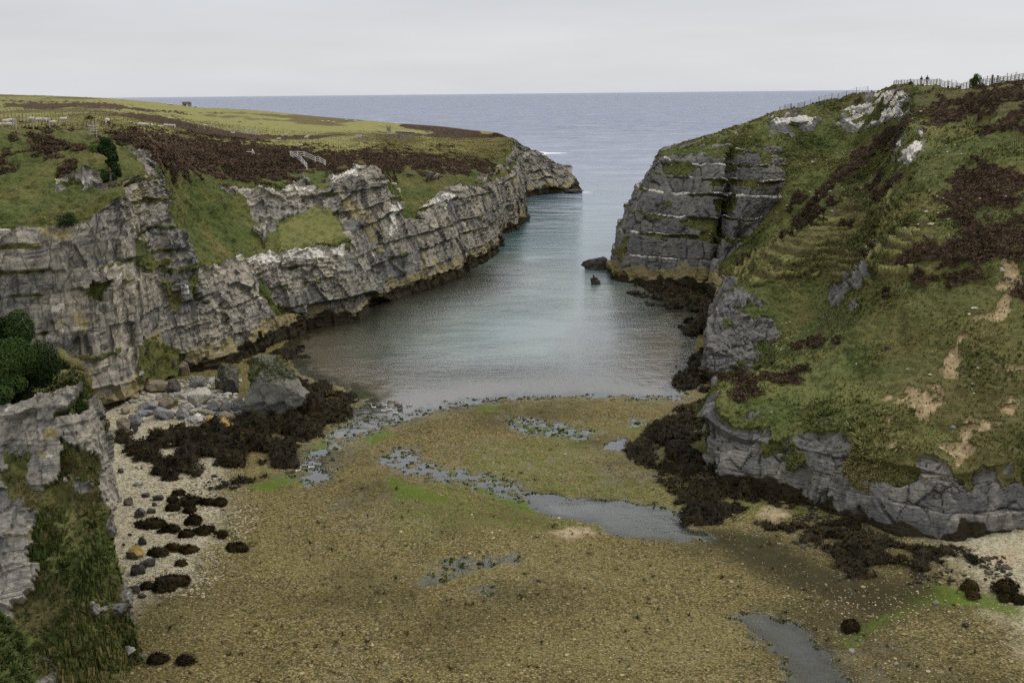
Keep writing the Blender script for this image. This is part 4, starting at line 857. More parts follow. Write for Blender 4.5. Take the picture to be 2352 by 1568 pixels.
def shrub(name, label, cat, loc, radii, n, leaf, mat, seed, stem=.05, group=None, tips=None, base=(0, 0, -.1)):
    t = thing(name, label, cat, loc, group=group)
    V, F, T = clump(n, radii, seed, leaf)
    mesh_obj('foliage', V+np.array([0, 0, radii[2]*.85]), F, mat, t, smooth=False, attrs={'tint': T})
    bm = bmesh.new(); r = random.Random(seed)
    tips = tips or [(r.uniform(-.5, .5)*radii[0], r.uniform(-.5, .5)*radii[1], r.uniform(.9, 1.3)*radii[2]) for _ in range(5)]
    limbs(bm, base, tips, stem, seed); bm_obj('stem', bm, M_BARK, t)
    return t
def boulder_mesh(dims, seed, planes=11, sub=4, rough=.04):
    bm = bmesh.new(); bmesh.ops.create_icosphere(bm, subdivisions=sub, radius=1.25); r = np.random.default_rng(seed)
    V = np.array([v.co[:] for v in bm.verts]); F = np.array([[v.index for v in f.verts] for f in bm.faces]); bm.free()
    for k in range(planes):
        n = r.normal(size=3); n /= np.linalg.norm(n); d = r.uniform(.62, .95); e = V@n-d; V = V-np.maximum(e, 0)[:, None]*n*.96
    V = V*(1+rough*fbm(V+seed, 2.2, 4, seed)[:, None]*1.6)
    V = V*np.array(dims)/2/np.abs(V).max(0)
    return V, F
def boulder_material(name, dark=0., tint=None, wet=0.):
    m = Mat(name, .9-wet*.4, .15+wet*.2); v = m.n('ShaderNodeVectorMath', operation='MULTIPLY'); m.l(m.P, v.inputs[0]); v.inputs[1].default_value = (2.2, 2.2, 2.2)
    c, h = rock_nodes(m, v.outputs[0])
    if tint: c = m.mix(.6, c, tint, 'MULTIPLY'); c = m.mix(.35, c, tint)
    if dark: c = m.mix(dark, c, (.018, .016, .013))
    return m.done(c, m.bump(h, .7, .12))
B_GREY = boulder_material('grey_boulder', 0, (.30, .30, .31)); B_PALE = boulder_material('pale_boulder', 0, (.62, .59, .52)); B_DARK = boulder_material('dark_boulder', .55)
B_TAN = boulder_material('tan_boulder', .1, (.36, .30, .20)); B_BLACK = boulder_material('wet_black_rock', .86, None, .5); B_WHITE = boulder_material('white_boulder', 0, (.85, .83, .76))
def lichen_material():
    m = Mat('lichened_rock', .9, .12); c, h = rock_nodes(m); n = m.noise(1.5, 4); up = m.n('ShaderNodeSeparateXYZ'); m.l(m.geo.outputs['Normal'], up.inputs[0])
    c = m.mix(m.math('MULTIPLY', m.rng(m.math('ADD', up.outputs[2], m.math('SUBTRACT', n, .5)), .3, .8), .85), m.mix(.6, c, (.03, .026, .02)), m.mix(n, (.20, .14, .04), (.40, .27, .055)))
    return m.done(c, m.bump(h, .7, .12))
B_LICH = lichen_material()
B_STONE = boulder_material('stone', .3, (.34, .33, .29))
BMAT = dict(stone=B_STONE, grey=B_GREY, pale=B_PALE, dark=B_DARK, tan=B_TAN, black=B_BLACK, lich=B_LICH, kelp=MK, white=B_WHITE)
def boulder(name, label, p, wpx, hpx, mat, seed, deep=.8, rot=0., group=None, sink=.18, tilt=0., cat='boulder'):
    k = px_m(p); wd, ht = wpx*k, hpx*k
    V, F = boulder_mesh((wd, wd*deep, ht*1.15), seed, planes=(9 if name == 'boulder' else 13)+seed % 6, sub=4 if wpx > 14 else 3, rough=.15 if name in ('sea_rock', 'skerry') else .05)
    if mat == 'kelp': V = V*(1+.30*fbm(V/max(wd, .3)*2.2+seed, 1.0, 3, seed)[:, None])*np.array([1.15, 1.1, .70]); V[:, 2] -= .10*ht
    o = mesh_obj(name, V, F, BMAT[mat], smooth=mat == 'kelp'); o.location = p+Vector((0, wd*deep*.25, ht*(.5-sink)))
    o.rotation_euler = (tilt, tilt*.6, rot)
    tag(o, label, cat, group)
    if mat in ('kelp',) and wpx > 9:                     # fronds hanging over the rock
        r = np.random.default_rng(seed); s = r.random(len(V)) < min(1, 260/len(V)); s &= V[:, 2] > -.2*ht
        P = V[s]; N = P/np.linalg.norm(P, axis=1, keepdims=True)
        f = scatter('fronds', P*.96, N*np.array([1, 1, .3])+np.array([0, 0, .35]), r.uniform(.10, .26, len(P)), KF, M_FRO, seed, 1.); f.parent = o; del f['kind']
    return o

# voxel-joined bodies: one continuous skin from tapered limbs
def body(name, caps, vox, mat, parent=None, smooth=True):
    bm = bmesh.new()
    for p, q, a, b, c in caps:
        p, q = Vector(p), Vector(q); d = q-p; L = d.length
        for s_, r_ in ((p, a), (q, b)): bmesh.ops.create_uvsphere(bm, u_segments=12, v_segments=8, radius=r_, matrix=Matrix.Translation(s_))
        if L > 1e-4: bmesh.ops.create_cone(bm, segments=12, radius1=a, radius2=b, depth=L, cap_ends=True, matrix=Matrix.Translation((p+q)/2) @ d.to_track_quat('Z', 'Y').to_matrix().to_4x4())
    me = bpy.data.meshes.new(name); bm.to_mesh(me); bm.free(); o = bpy.data.objects.new(name, me); COL.objects.link(o)
    md = o.modifiers.new('r', 'REMESH'); md.mode = 'VOXEL'; md.voxel_size = vox; md.use_smooth_shade = smooth
    bpy.context.view_layer.update(); dg = bpy.context.evaluated_depsgraph_get()
    m2 = bpy.data.meshes.new_from_object(o.evaluated_get(dg)); o.modifiers.clear(); o.data = m2; bpy.data.meshes.remove(me); m2.name = name
    n = len(m2.vertices); V = np.empty(n*3, np.float32); m2.vertices.foreach_get('co', V); V = V.reshape(-1, 3); best = np.full(n, 1e9); col = np.ones((n, 4), np.float32)
    for p, q, a, b, c in caps:
        p, q = np.array(p, float), np.array(q, float); e = q-p; t = np.clip(((V-p)@e)/(e@e+1e-9), 0, 1); d = np.linalg.norm(V-p-t[:, None]*e, axis=1)-(a+(b-a)*t)
        w_ = d < best; best[w_] = d[w_]; col[w_, :3] = c
    at = m2.attributes.new('col', 'FLOAT_COLOR', 'POINT'); at.data.foreach_set('color', col.ravel())
    m2.materials.clear(); m2.materials.append(mat)
    if parent: o.parent = parent
    return o
def attr_mat(name, rough=.85, bumps=40, amt=.3):
    m = Mat(name, rough, .15); n = m.noise(bumps, 3, m.O); a = m.n('ShaderNodeAttribute', attribute_name='col')
    return m.done(m.mix(m.math('MULTIPLY', m.rng(n, .3, .7), .3), a.outputs['Color'], (.02, .02, .02)), m.bump(n, amt, .02))
M_WOOL = attr_mat('fleece', .95, 22, .8); M_SKIN = attr_mat('person_skin', .6, 60, .1); M_FEATH = attr_mat('feathers', .7, 50, .2)
M_POST = plain('weathered_post', (.30, .27, .22)); M_DPOST = plain('dark_post', (.10, .095, .085)); M_WHITE = plain('bleached_rail', (.62, .60, .54), var=.12); M_WIRE = plain('fence_wire', (.16, .16, .16), .5)
M_TPOST = plain('tan_post', (.30, .21, .11)); M_CONC = plain('weathered_concrete', (.20, .195, .175), scale=3); M_SLAB = plain('pale_slab', (.40, .39, .35)); M_BLUE = plain('blue_gate_paint', (.13, .20, .36), .5)
M_METAL = plain('grey_metal', (.32, .34, .36), .45); M_HOLE = plain('dark_interior', (.012, .012, .012)); M_LIME = plain('limewash', (.66, .65, .60))

# ------------------------------------------------------------------ sheep
WOOL, FACE, LEG = (.50, .465, .38), (.50, .46, .38), (.22, .19, .16)
def sheep_mesh(pose, dark=False):
    fc = (.03, .03, .03) if dark else FACE; z = .26 if pose == 'lie' else .60
    c = [((-.36, 0, z), (.30, 0, z+.02), .25, .26, WOOL), ((-.30, 0, z+.05), (.2, 0, z+.07), .22, .22, WOOL), ((.25, 0, z-.03), (.36, 0, z+.06), .22, .17, WOOL)]
    if pose == 'graze':
        hd = ((.62, 0, .26), (.74, 0, .10)); c += [((.36, 0, z+.02), (.58, 0, .34), .14, .085, WOOL)]
    elif pose == 'up':
        hd = ((.58, 0, z+.36), (.74, 0, z+.28)); c += [((.34, 0, z+.08), (.52, 0, z+.30), .15, .09, WOOL)]
    else:
        hd = ((.58, 0, z+.22), (.74, 0, z+.10)); c += [((.34, 0, z+.06), (.52, 0, z+.18), .15, .09, WOOL)]
    c += [(hd[0], hd[1], .085, .055, fc)]
    for s in (-1, 1): c += [((hd[0][0]-.02, s*.07, hd[0][2]+.05), (hd[0][0]-.06, s*.16, hd[0][2]+.04), .03, .018, fc)]
    if pose == 'lie':
        for s in (-1, 1): c += [((.22, s*.14, .12), (.42, s*.14, .05), .06, .04, LEG), ((-.30, s*.16, .14), (-.12, s*.2, .05), .09, .045, LEG)]
    else:
        for s in (-1, 1):
            c += [((.26, s*.12, .45), (.27, s*.12, .24), .075, .042, WOOL), ((.27, s*.12, .24), (.26, s*.12, .02), .040, .034, LEG)]
            c += [((-.32, s*.12, .48), (-.38, s*.12, .28), .10, .05, WOOL), ((-.38, s*.12, .28), (-.34, s*.12, .02), .042, .034, LEG)]
    c += [((-.58, 0, z+.06), (-.64, 0, z-.10), .05, .03, WOOL)]
    return c
SHEEP = {}
for ps in ('graze', 'up', 'stand', 'lie'):
    for dk in (False, True):
        if dk and ps not in ('graze', 'stand'): continue
        o = body('sheep', sheep_mesh(ps, dk), .03, M_WOOL); SHEEP[(ps, dk)] = o.data; bpy.data.objects.remove(o)
def put_sheep(px, py, ps, rot, label, dk=False, size=1., group='sheep grazing on the headland'):
    p = crest(px, py, [left_land]) if py < 330 else hit(px, py, [left_land])
    if p is None: return
    o = bpy.data.objects.new('sheep', SHEEP[(ps, dk)]); COL.objects.link(o); o.location = p-Vector((0, 0, .03)); o.rotation_euler = (0, 0, math.radians(rot)); o.scale = (size,)*3
    tag(o, label, 'sheep', group)
z1 = lambda x, y: (x*.14, 206.96+y*.14); z2 = lambda x, y: (310.4+.14*x, 206.96+.14*y); z3 = lambda x, y: (620.9+.16*x, 272.8+.16*y)
for (px, py), ps, rot, lab, *dk in [
  (z1(20, 645), 'lie', 20, 'cream sheep lying behind the leftmost tan fence post'), (z1(95, 630), 'graze', 160, 'cream sheep grazing right of the leftmost tan fence post'), (z1(150, 645), 'lie', 10, 'white sheep lying nearest the front of the small group by the left fence'),
  (z1(195, 612), 'stand', 200, 'cream sheep standing at the back of the group by the left fence'), (z1(530, 592), 'graze', 170, 'white sheep grazing at the left end of the row along the wire fence'), (z1(640, 600), 'stand', 30, 'plump white sheep behind the tan post in the row along the wire fence'),
  (z1(705, 598), 'graze', 10, 'sheep with a black face in the row along the wire fence', True), (z1(770, 600), 'graze', 185, 'white sheep just left of the pale split post on the wire fence'), (z1(865, 612), 'lie', 15, 'white sheep lying just right of the pale split post'),
  (z1(1050, 590), 'up', 25, 'white sheep with raised head behind the braced corner post'), (z1(1765, 608), 'graze', 270, 'lone white sheep seen from behind, right of the round dark bush'), (z1(2310, 672), 'graze', 170, 'white sheep grazing at the left end of the row above the brown heather'),
  (z2(100, 672), 'graze', 185, 'white sheep standing close behind the row leader above the heather'), (z2(178, 672), 'graze', 10, 'broad white sheep third in the row above the heather'), (z2(272, 680), 'stand', 270, 'sheep facing the viewer with a dark face above the heather', True),
  (z2(415, 672), 'lie', 0, 'small white sheep lying in the gap of the row above the heather'), (z2(505, 676), 'graze', 180, 'long white sheep fourth from the right end of the row'), (z2(585, 680), 'graze', 170, 'white sheep second from the right end of the row'), (z2(645, 682), 'graze', 300, 'white sheep at the right end of the row above the heather'),
  (z2(578, 552), 'graze', 185, 'lone sheep on the green slope beside a dark heather bank'), (z2(1150, 668), 'graze', 200, 'grey-white sheep behind the low wire posts left of the pen'), (z2(2065, 620), 'graze', 330, 'sheep heading downhill on the green mound above the blue gate'), (z2(1605, 775), 'lie', 170, 'sheep lying in front of the pen boards at the heather edge'),
  (z2(540, 303), 'lie', 20, 'tiny white sheep on the far brown slope below the shed'), (z2(592, 315), 'graze', 160, 'white sheep right beside another on the far slope below the shed'), (z2(1000, 348), 'graze', 190, 'black-faced sheep alone on the far brown slope right of the shed', True),
  (z3(122, 352), 'lie', 0, 'white sheep lying in pale grass left of the gravel patch'), (z3(225, 308), 'graze', 190, 'white sheep grazing on the bright green grass above the gravel patch'), (z3(515, 345), 'graze', 175, 'white sheep walking along the gravel patch'), (z3(540, 308), 'lie', 15, 'cream sheep lying behind the gravel patch'),
  (z3(430, 392), 'lie', 180, 'sheep lying at the lower edge of the gravel patch'), (z3(750, 107), 'graze', 10, 'first of three sheep in a line on the upper pasture'), (z3(832, 110), 'graze', 185, 'middle one of three sheep in a line on the upper pasture'), (z3(912, 110), 'lie', 190, 'last of three sheep in a line on the upper pasture'),
  (z3(1090, 86), 'graze', 180, 'sheep near the skyline on the upper pasture left of the chimney stump'), (z3(1222, 100), 'graze', 0, 'small far sheep near the skyline nearest the chimney stump'), (z3(1580, 162), 'graze', 175, 'white sheep grazing just left of the chimney stump'),
  (z3(1772, 985), 'stand', 170, 'sheep standing on the green hollow at the cliff edge'), (z3(1840, 1068), 'graze', 300, 'sheep grazing lower in the green hollow at the cliff edge')]:
    put_sheep(px, py, ps, rot, lab, bool(dk), .92)

# ------------------------------------------------------------------ fences
def fence(name, label, pts, ht, pw, mats, rails, rmat, rw, group=None, wire=False, lean=0., taper=.95, braces=(), cat='fence', netting=False):
    t = thing(name, label, cat, pts[0], group=group); o0 = Vector(pts[0]); r = random.Random(len(pts))
    tops = []
    for i, p in enumerate(pts):
        p = Vector(p)-o0; h = ht*r.uniform(.9, 1.1); v = Vector((r.uniform(-lean, lean), r.uniform(-lean, lean), 1))*h
        one_bar('post', p-Vector((0, 0, .3)), p+v, pw*r.uniform(.85, 1.2), mats[i % len(mats)], t, taper=taper); tops.append((p, v))
    for f in rails:
        for (p, v), (q, w_) in zip(tops, tops[1:]):
            if wire: continue
            a = p+v*f+Vector((0, -pw*.6, 0)); b = q+w_*f+Vector((0, -pw*.6, 0)); one_bar('rail', a, b, rw*.35, rmat, t, h=rw)
    if wire:
        bm = bmesh.new()
        for f in rails:
            for (p, v), (q, w_) in zip(tops, tops[1:]): bar(bm, p+v*f, q+w_*f, rw)
        if netting:
            for (p, v), (q, w_) in zip(tops, tops[1:]):
                n = max(2, int((q-p).length/.25))
                for k in range(1, n): bar(bm, p.lerp(q, k/n)+v*.05, p.lerp(q, k/n)+v*.9, rw*.8)
        bm_obj('wire', bm, rmat, t)
    for i, dx in braces:
        p, v = tops[i]; one_bar('brace', p+v*.75, p+Vector((dx, 0, .05)), pw*.8, mats[0], t)
    return t
def run(lst, conv, lands): return [crest(*conv(x, y), lands) for x, y in lst]
fence('wire_fence', 'wire fence with tan wooden posts in front of the sheep on the left headland', run([(45, 660), (220, 665), (265, 705), (305, 680), (550, 700), (592, 680), (818, 695), (1095, 675), (1298, 700), (1540, 745)], z1, [left_land]), 1.2, .12, [M_TPOST, M_POST, M_POST, M_TPOST], (.35, .65, .95), M_WIRE, .018, wire=True, lean=.03, braces=[(7, -1.3)])
# ladder stile over that fence
p = hit(*z1(1530, 755), [left_land]); t = thing('ladder_stile', 'grey wooden ladder stile with a handrail post beside the round bush', 'stile', p)
for x in (-.35, .35): one_bar('upright', (x, 0, -.2), (x*.95, .25, 1.25), .09, M_POST, t)
for k in range(4): one_bar('step', (-.5, .05*k-.1, .25+.28*k), (.5, .05*k-.1, .25+.28*k), .22, M_SLAB, t, h=.05)
one_bar('handrail', (.5, 0, .2), (1.1, -.4, .1), .06, M_POST, t); one_bar('handrail', (.36, .2, 1.2), (.36, .25, 1.75), .08, M_POST, t)
# viewing enclosure of white rails on the cliff edge
A_, B_, C_, D_ = [], [], [], []
q = lambda *l: [hit(*z3(x, y), [left_land]) for x, y in l]
fence('white_rail_fence', 'white rail fence of three sides standing open to the cliff edge in brown heather', q((525, 738), (490, 690), (445, 645), (290, 560), (395, 556), (487, 565), (648, 632), (715, 645), (790, 692)), 1.15, .12, [M_WHITE], (.36, .66, .96), M_WHITE, .085)
# broken fence in the heather
a, b, c = q((-100, 0), (0, 0), (0, 0)) if 0 else [hit(*z2(x, y), [left_land]) for x, y in ((1830, 1060), (1925, 1068), (1955, 1072))]
t = thing('broken_fence', 'pale broken fence with a leaning triangular end alone in the brown heather', 'fence', b)
one_bar('rail', a-b+Vector((0, 0, .55)), (0, 0, .6), .06, M_WHITE, t, h=.14); one_bar('post', (0, 0, -.2), (.05, 0, 1.05), .12, M_WHITE, t); one_bar('brace', Vector((.05, 0, 1.05)), c-b+Vector((.15, 0, -.1)), .10, M_WHITE, t)
# sheep pen
pp = [crest(*z2(x, y), [left_land]) for x, y in ((1045, 690), (1140, 702), (1240, 708), (1300, 690), (1365, 705), (1450, 712), (1572, 722), (1640, 730), (1700, 740), (1757, 742), (1795, 772), (1860, 775))]
fence('sheep_pen', 'low sheep pen of thin grey posts and pale boards on the green pasture', pp[6:], 1.15, .10, [M_POST], (.55, .85), M_SLAB, .10, braces=[(5, -1.)])
fence('wire_fence', 'short line of thin pale posts with wire running left from the sheep pen', pp[:7], 1.0, .09, [M_SLAB], (.4, .85), M_WIRE, .016, wire=True)
ga, gb = [crest(*z2(x, y), [left_land]) for x, y in ((1880, 782), (2005, 785))]
t = thing('field_gate', 'blue tubular metal field gate at the right end of the sheep pen', 'gate', ga); e = gb-ga
for f in (0, .33, .66, 1.): one_bar('upright', e*f, e*f+Vector((0, 0, 1.2)), .07, M_BLUE if f < .6 else M_METAL, t)
for h_ in (.2, .42, .64, .86, 1.12): one_bar('bar', Vector((0, 0, h_)), e+Vector((0, 0, h_)), .05, M_METAL if h_ > .5 else M_BLUE, t)
pq = [crest(*z2(x, y), [left_land]) for x, y in ((2015, 785), (2060, 765), (2095, 735), (2165, 728))]
fence('wire_fence', 'thin grey posts with wire running right from the blue gate', pq, 1.1, .09, [M_POST], (.4, .85), M_WIRE, .016, wire=True, braces=[(0, .9)])
# right hill: rail fence on the skyline, wire fence behind it, wire fence down the shoulder
z4 = lambda x, y: (2022.6+.14*x, 160.+y*.14); z8 = lambda x, y: (1768.6+.12*x, 197.6+.12*y)
RL_ = [right_land]
fp = [crest(*z4(x, y), RL_) for x, y in ((215, 262), (253, 262), (290, 262), (335, 262), (383, 262), (433, 260), (487, 258), (543, 258), (600, 258), (655, 255), (710, 255), (770, 252), (820, 252), (870, 255), (920, 262), (985, 268), (1045, 275), (1110, 280), (1178, 285), (1247, 295), (1318, 305), (1405, 312), (1460, 315), (1560, 318), (1670, 318), (1720, 316), (1790, 310), (1857, 302), (1945, 295), (2000, 290), (2075, 282), (2130, 270), (2195, 252), (2265, 240), (2330, 225), (2420, 210))]
fence('post_and_rail_fence', 'weathered grey post and rail fence along the skyline of the right hill', fp, .92, .11, [M_DPOST, M_POST, M_POST], (.25, .5, .74, .96), M_SLAB, .09, lean=.015)
fb = [drop(p.x+.5, p.y+3.2, RL_) for p in fp[13::1]]
fence('wire_fence', 'taller wire fence of thin dark stakes behind the rail fence on the skyline', fb, 1.3, .08, [M_DPOST, M_POST], (.5, .75, .95), M_WIRE, .016, wire=True, lean=.05)
for zx, lab in ((1857, 'tall dark square gatepost on the skyline, nearer of the pair'), (1945, 'tall weathered gatepost on the skyline, right one of the pair')):
    p = crest(*z4(zx, 305), RL_); p = drop(p.x, p.y+.6, RL_); tag(one_bar('gatepost', p-Vector((0, 0, .4)), p+Vector((0, 0, 1.65 if zx < 1900 else 1.5)), .24, M_DPOST, None), lab, 'gatepost')
fs = [crest(*z8(x, y), RL_) for x, y in ((180, 560), (290, 505), (385, 470), (415, 450), (520, 415), (655, 358), (770, 338), (940, 312), (1040, 296), (1175, 268), (1300, 235), (1457, 195), (1660, 145), (1880, 70))]
fence('wire_netting_fence', 'sagging wire netting fence with thin stakes down the shoulder of the right hill', fs, 1.05, .10, [M_POST, M_DPOST], (.2, .4, .6, .8, .95), M_WIRE, .014, wire=True, lean=.16, netting=True)

# ------------------------------------------------------------------ people at the rail fence
SK = (.42, .27, .20)
def person(label, loc, rot, coat, sleeve, trousers, hair, lean_=0., elbow=False):
    t = thing('person', label, 'person', loc, rot)
    hz = 1.62; sh = 1.42
    arms = {}
    for s in (-1, 1):
        S = (s*.19, 0, sh-.03); E = (s*.27, .10 if elbow else .02, sh-.28); Hh = (s*.14, .34, sh-.33) if elbow else (s*.27, .07, sh-.55)
        arms[s] = (S, E, Hh)
    c = [((0, 0, .95), (0, .01, 1.30), .135, .155, SK), ((-.13, 0, sh-.05), (.13, 0, sh-.05), .075, .075, SK), ((0, 0, sh), (0, .015, 1.52), .06, .055, SK),
         ((0, .012, hz+.015), (0, .02, hz+.035), .092, .095, SK), ((0, .05, hz-.05), (0, .06, hz-.075), .062, .045, SK), ((0, .108, hz+.01), (0, .122, hz-.012), .012, .016, SK),
         ((-.02, .105, hz-.05), (.02, .105, hz-.05), .008, .008, (.30, .12, .10))]
    for s in (-1, 1):
        S, E, Hh = arms[s]
        c += [((s*.033, .096, hz+.022), (s*.036, .096, hz+.022), .012, .012, (.05, .04, .035)), ((s*.094, .01, hz+.01), (s*.097, .0, hz-.02), .02, .014, SK)]
        c += [(S, E, .052, .042, SK), (E, Hh, .04, .03, SK)]
        d = Vector(Hh)-Vector(E); d.normalize(); Pm = Vector(Hh)+d*.07; c += [(Hh, tuple(Pm), .032, .034, SK)]
        side = Vector((0, 1, 0)).cross(d) if not elbow else Vector((1, 0, 0)); side = Vector((0, 1, 0)) if side.length < .1 or not elbow else side.normalized()
        curl = Vector((-s*.3, 0, 0)) if not elbow else Vector((0, 0, -.35))
        for k, Lf in enumerate((.062, .072, .068, .052)):
            b0 = Pm+side*(.027-.018*k); m_ = b0+d*Lf*.6; e_ = m_+(d*.7+curl).normalized()*Lf*.6
            c += [(tuple(b0), tuple(m_), .0095, .009, SK), (tuple(m_), tuple(e_), .009, .0075, SK)]
        th = Vector(Hh)+side*.035; c += [(tuple(th), tuple(th+d*.045+side*.03), .012, .009, SK)]
        c += [((s*.085, 0, .92), (s*.095, .015, .50), .085, .058, SK), ((s*.095, .015, .50), (s*.10, -.01, .09), .055, .038, SK), ((s*.10, -.03, .045), (s*.105, .15, .03), .042, .032, (.03, .03, .03))]
    body('body', c, .010, M_SKIN, t)
    g = [((0, 0, .90), (0, .012, 1.30), .155, .175, coat), ((-.14, 0, sh-.045), (.14, 0, sh-.045), .09, .09, coat), ((0, 0, sh+.0), (0, .01, sh+.05), .075, .068, coat)]
    for s in (-1, 1): S, E, Hh = arms[s]; g += [(S, E, .068, .057, sleeve), (E, tuple(Vector(E).lerp(Vector(Hh), .9)), .055, .045, sleeve)]
    body('jacket', g, .014, M_SKIN, t)
    body('trousers', [((-.06, 0, .93), (.06, 0, .93), .125, .125, trousers)]+[x for s in (-1, 1) for x in (((s*.085, 0, .90), (s*.095, .015, .50), .10, .075, trousers), ((s*.095, .015, .50), (s*.10, -.01, .12), .072, .06, trousers))], .016, M_SKIN, t)
    body('hair', [((0, -.02, hz+.05), (0, -.025, hz+.06), .098, .09, hair), ((0, -.05, hz+.0), (0, -.05, hz-.02), .07, .05, hair)], .012, M_SKIN, t)
    return t
p = crest(*z4(690, 262), RL_); p = drop(p.x, p.y+.7, RL_)
person('person in a dark waistcoat with pale grey sleeves leaning on the skyline fence', p, math.radians(168), (.035, .035, .045), (.34, .34, .36), (.05, .05, .06), (.06, .05, .04), elbow=True)
p = crest(*z4(783, 262), RL_); p = drop(p.x, p.y+.7, RL_)
person('person in a navy jacket standing upright at the skyline fence', p, math.radians(190), (.014, .017, .032), (.014, .017, .032), (.03, .03, .035), (.12, .10, .08))

# ------------------------------------------------------------------ shed, ruins
p = crest(428.4, 242, [left_land]); k = px_m(p); t = thing('lookout_shed', 'small grey concrete shed with a flat roof on the far skyline', 'shed', p, .05); wd, ht = 17.5*k, 10.*k
bm = bmesh.new()
box(bm, (0, .9, ht*.75-.2), (wd, 1.8, ht*.5)); box(bm, (-wd*.38, .9, ht*.2), (wd*.24, 1.8, ht*.8)); box(bm, (wd*.38, .9, ht*.2), (wd*.24, 1.8, ht*.8)); box(bm, (0, 1.7, ht*.2), (wd*.52, .2, ht*.8))
bm_obj('wall', bm, M_CONC, t); bm = bmesh.new(); box(bm, (0, .85, ht*1.0+.02), (wd*1.08, 2.3, .18)); bm_obj('roof', bm, M_SLAB, t)
bm = bmesh.new(); box(bm, (wd*.07, .25, ht*.14), (wd*.30, .06, ht*.62)); bm_obj('shutter', bm, M_LIME, t); bm = bmesh.new(); box(bm, (-wd*.15, .6, ht*.14), (wd*.14, .06, ht*.62)); bm_obj('doorway', bm, M_HOLE, t)
def wall_mesh(L, th, h, seed, cell=.35):
    nx, nz = max(4, int(L/.07)), max(4, int(h/.07)); V = []; X, Z = np.meshgrid(np.linspace(0, L, nx), np.linspace(-.3, h, nz), indexing='ij'); P = np.stack([X.ravel(), X.ravel()*0, Z.ravel()], 1)
    a, e_ = facets(P*np.array([1/cell/1.3, 1, 1/cell]), seed, .10, .10); f = a-.10*sstep(.14, 0, e_); F = grid_faces(nx, nz)
    front = P.copy(); front[:, 1] = -th/2-f; back = P.copy(); back[:, 1] = th/2+f; n = len(P); idx = np.arange(n).reshape(nx, nz)
    rim = np.concatenate([idx[:, 0], idx[-1, 1:], idx[-2::-1, -1], idx[0, -2::-1]]); rim2 = np.roll(rim, -1)
    return np.concatenate([front, back]), np.concatenate([F, F[:, ::-1]+n, np.stack([rim, rim2, rim2+n, rim+n], 1)])
M_WALL = boulder_material('dry_stone', .05, (.34, .30, .23))
def stone_wall(label, a, b, h, th, cap, seed, name='stone_wall'):
    t = thing(name, label, 'wall', a, math.atan2(b.y-a.y, b.x-a.x)); L = (b-a).length; V, F = wall_mesh(L, th, h, seed); o = mesh_obj('stonework', V, F, M_WALL, t, smooth=False)
    o.rotation_euler = (0, -math.asin(max(-.3, min(.3, (b.z-a.z)/L))), 0)
    if cap: bm = bmesh.new(); box(bm, (L/2, 0, h+.05), (L*1.02, th*1.4, .14)); c_ = bm_obj('coping', bm, M_SLAB, t); c_.rotation_euler = o.rotation_euler
    return t
wa, wb, wc = [crest(*z3(x, y), [left_land]) for x, y in ((1520, 308), (1825, 318), (2050, 325))]
stone_wall('low rubble stone wall running into the taller wall on the pasture', wa, wb, .85, .5, True, 3); stone_wall('taller square rubble wall with a pale coping at the pasture edge', wb, wc, 1.7, 1.2, True, 5)
p = crest(*z3(1700, 232), [left_land]); k = px_m(p); t = thing('chimney_stump', 'upright concrete stump with two prongs behind the rubble walls', 'chimney', p); bm = bmesh.new(); box(bm, (0, 0, 4.4*k), (8.5*k, 6*k, 9.6*k)); bmesh.ops.bevel(bm, geom=bm.edges[:], offset=.05, segments=1, affect='EDGES'); bm_obj('stump', bm, M_CONC, t)
for s in (-1, 1): one_bar('prong', (s*3.2*k, 0, 8*k), (s*3.3*k, 0, 14.5*k), 1.9*k, M_CONC, t)
p = crest(*z3(1300, 325), [left_land]); k = px_m(p); t = thing('concrete_block', 'low broken concrete block at the end of the gravel patch', 'block', p); bm = bmesh.new(); box(bm, (-6*k, .5, 2.5*k), (14*k, 1.2, 6.5*k)); bm_obj('block', bm, M_SLAB, t); bm = bmesh.new(); box(bm, (7*k, .6, 1.5*k), (16*k, .9, 4*k)); bm_obj('plinth', bm, M_CONC, t)
a, b = [hit(x, y, RL_) for x, y in ((2122, 1111), (2203, 1106))]
stone_wall('dry stone patch of walling built into the rock face below the right slope', a+Vector((0, .35, -.3)), b+Vector((0, .35, -.3)), .8, .7, False, 8)
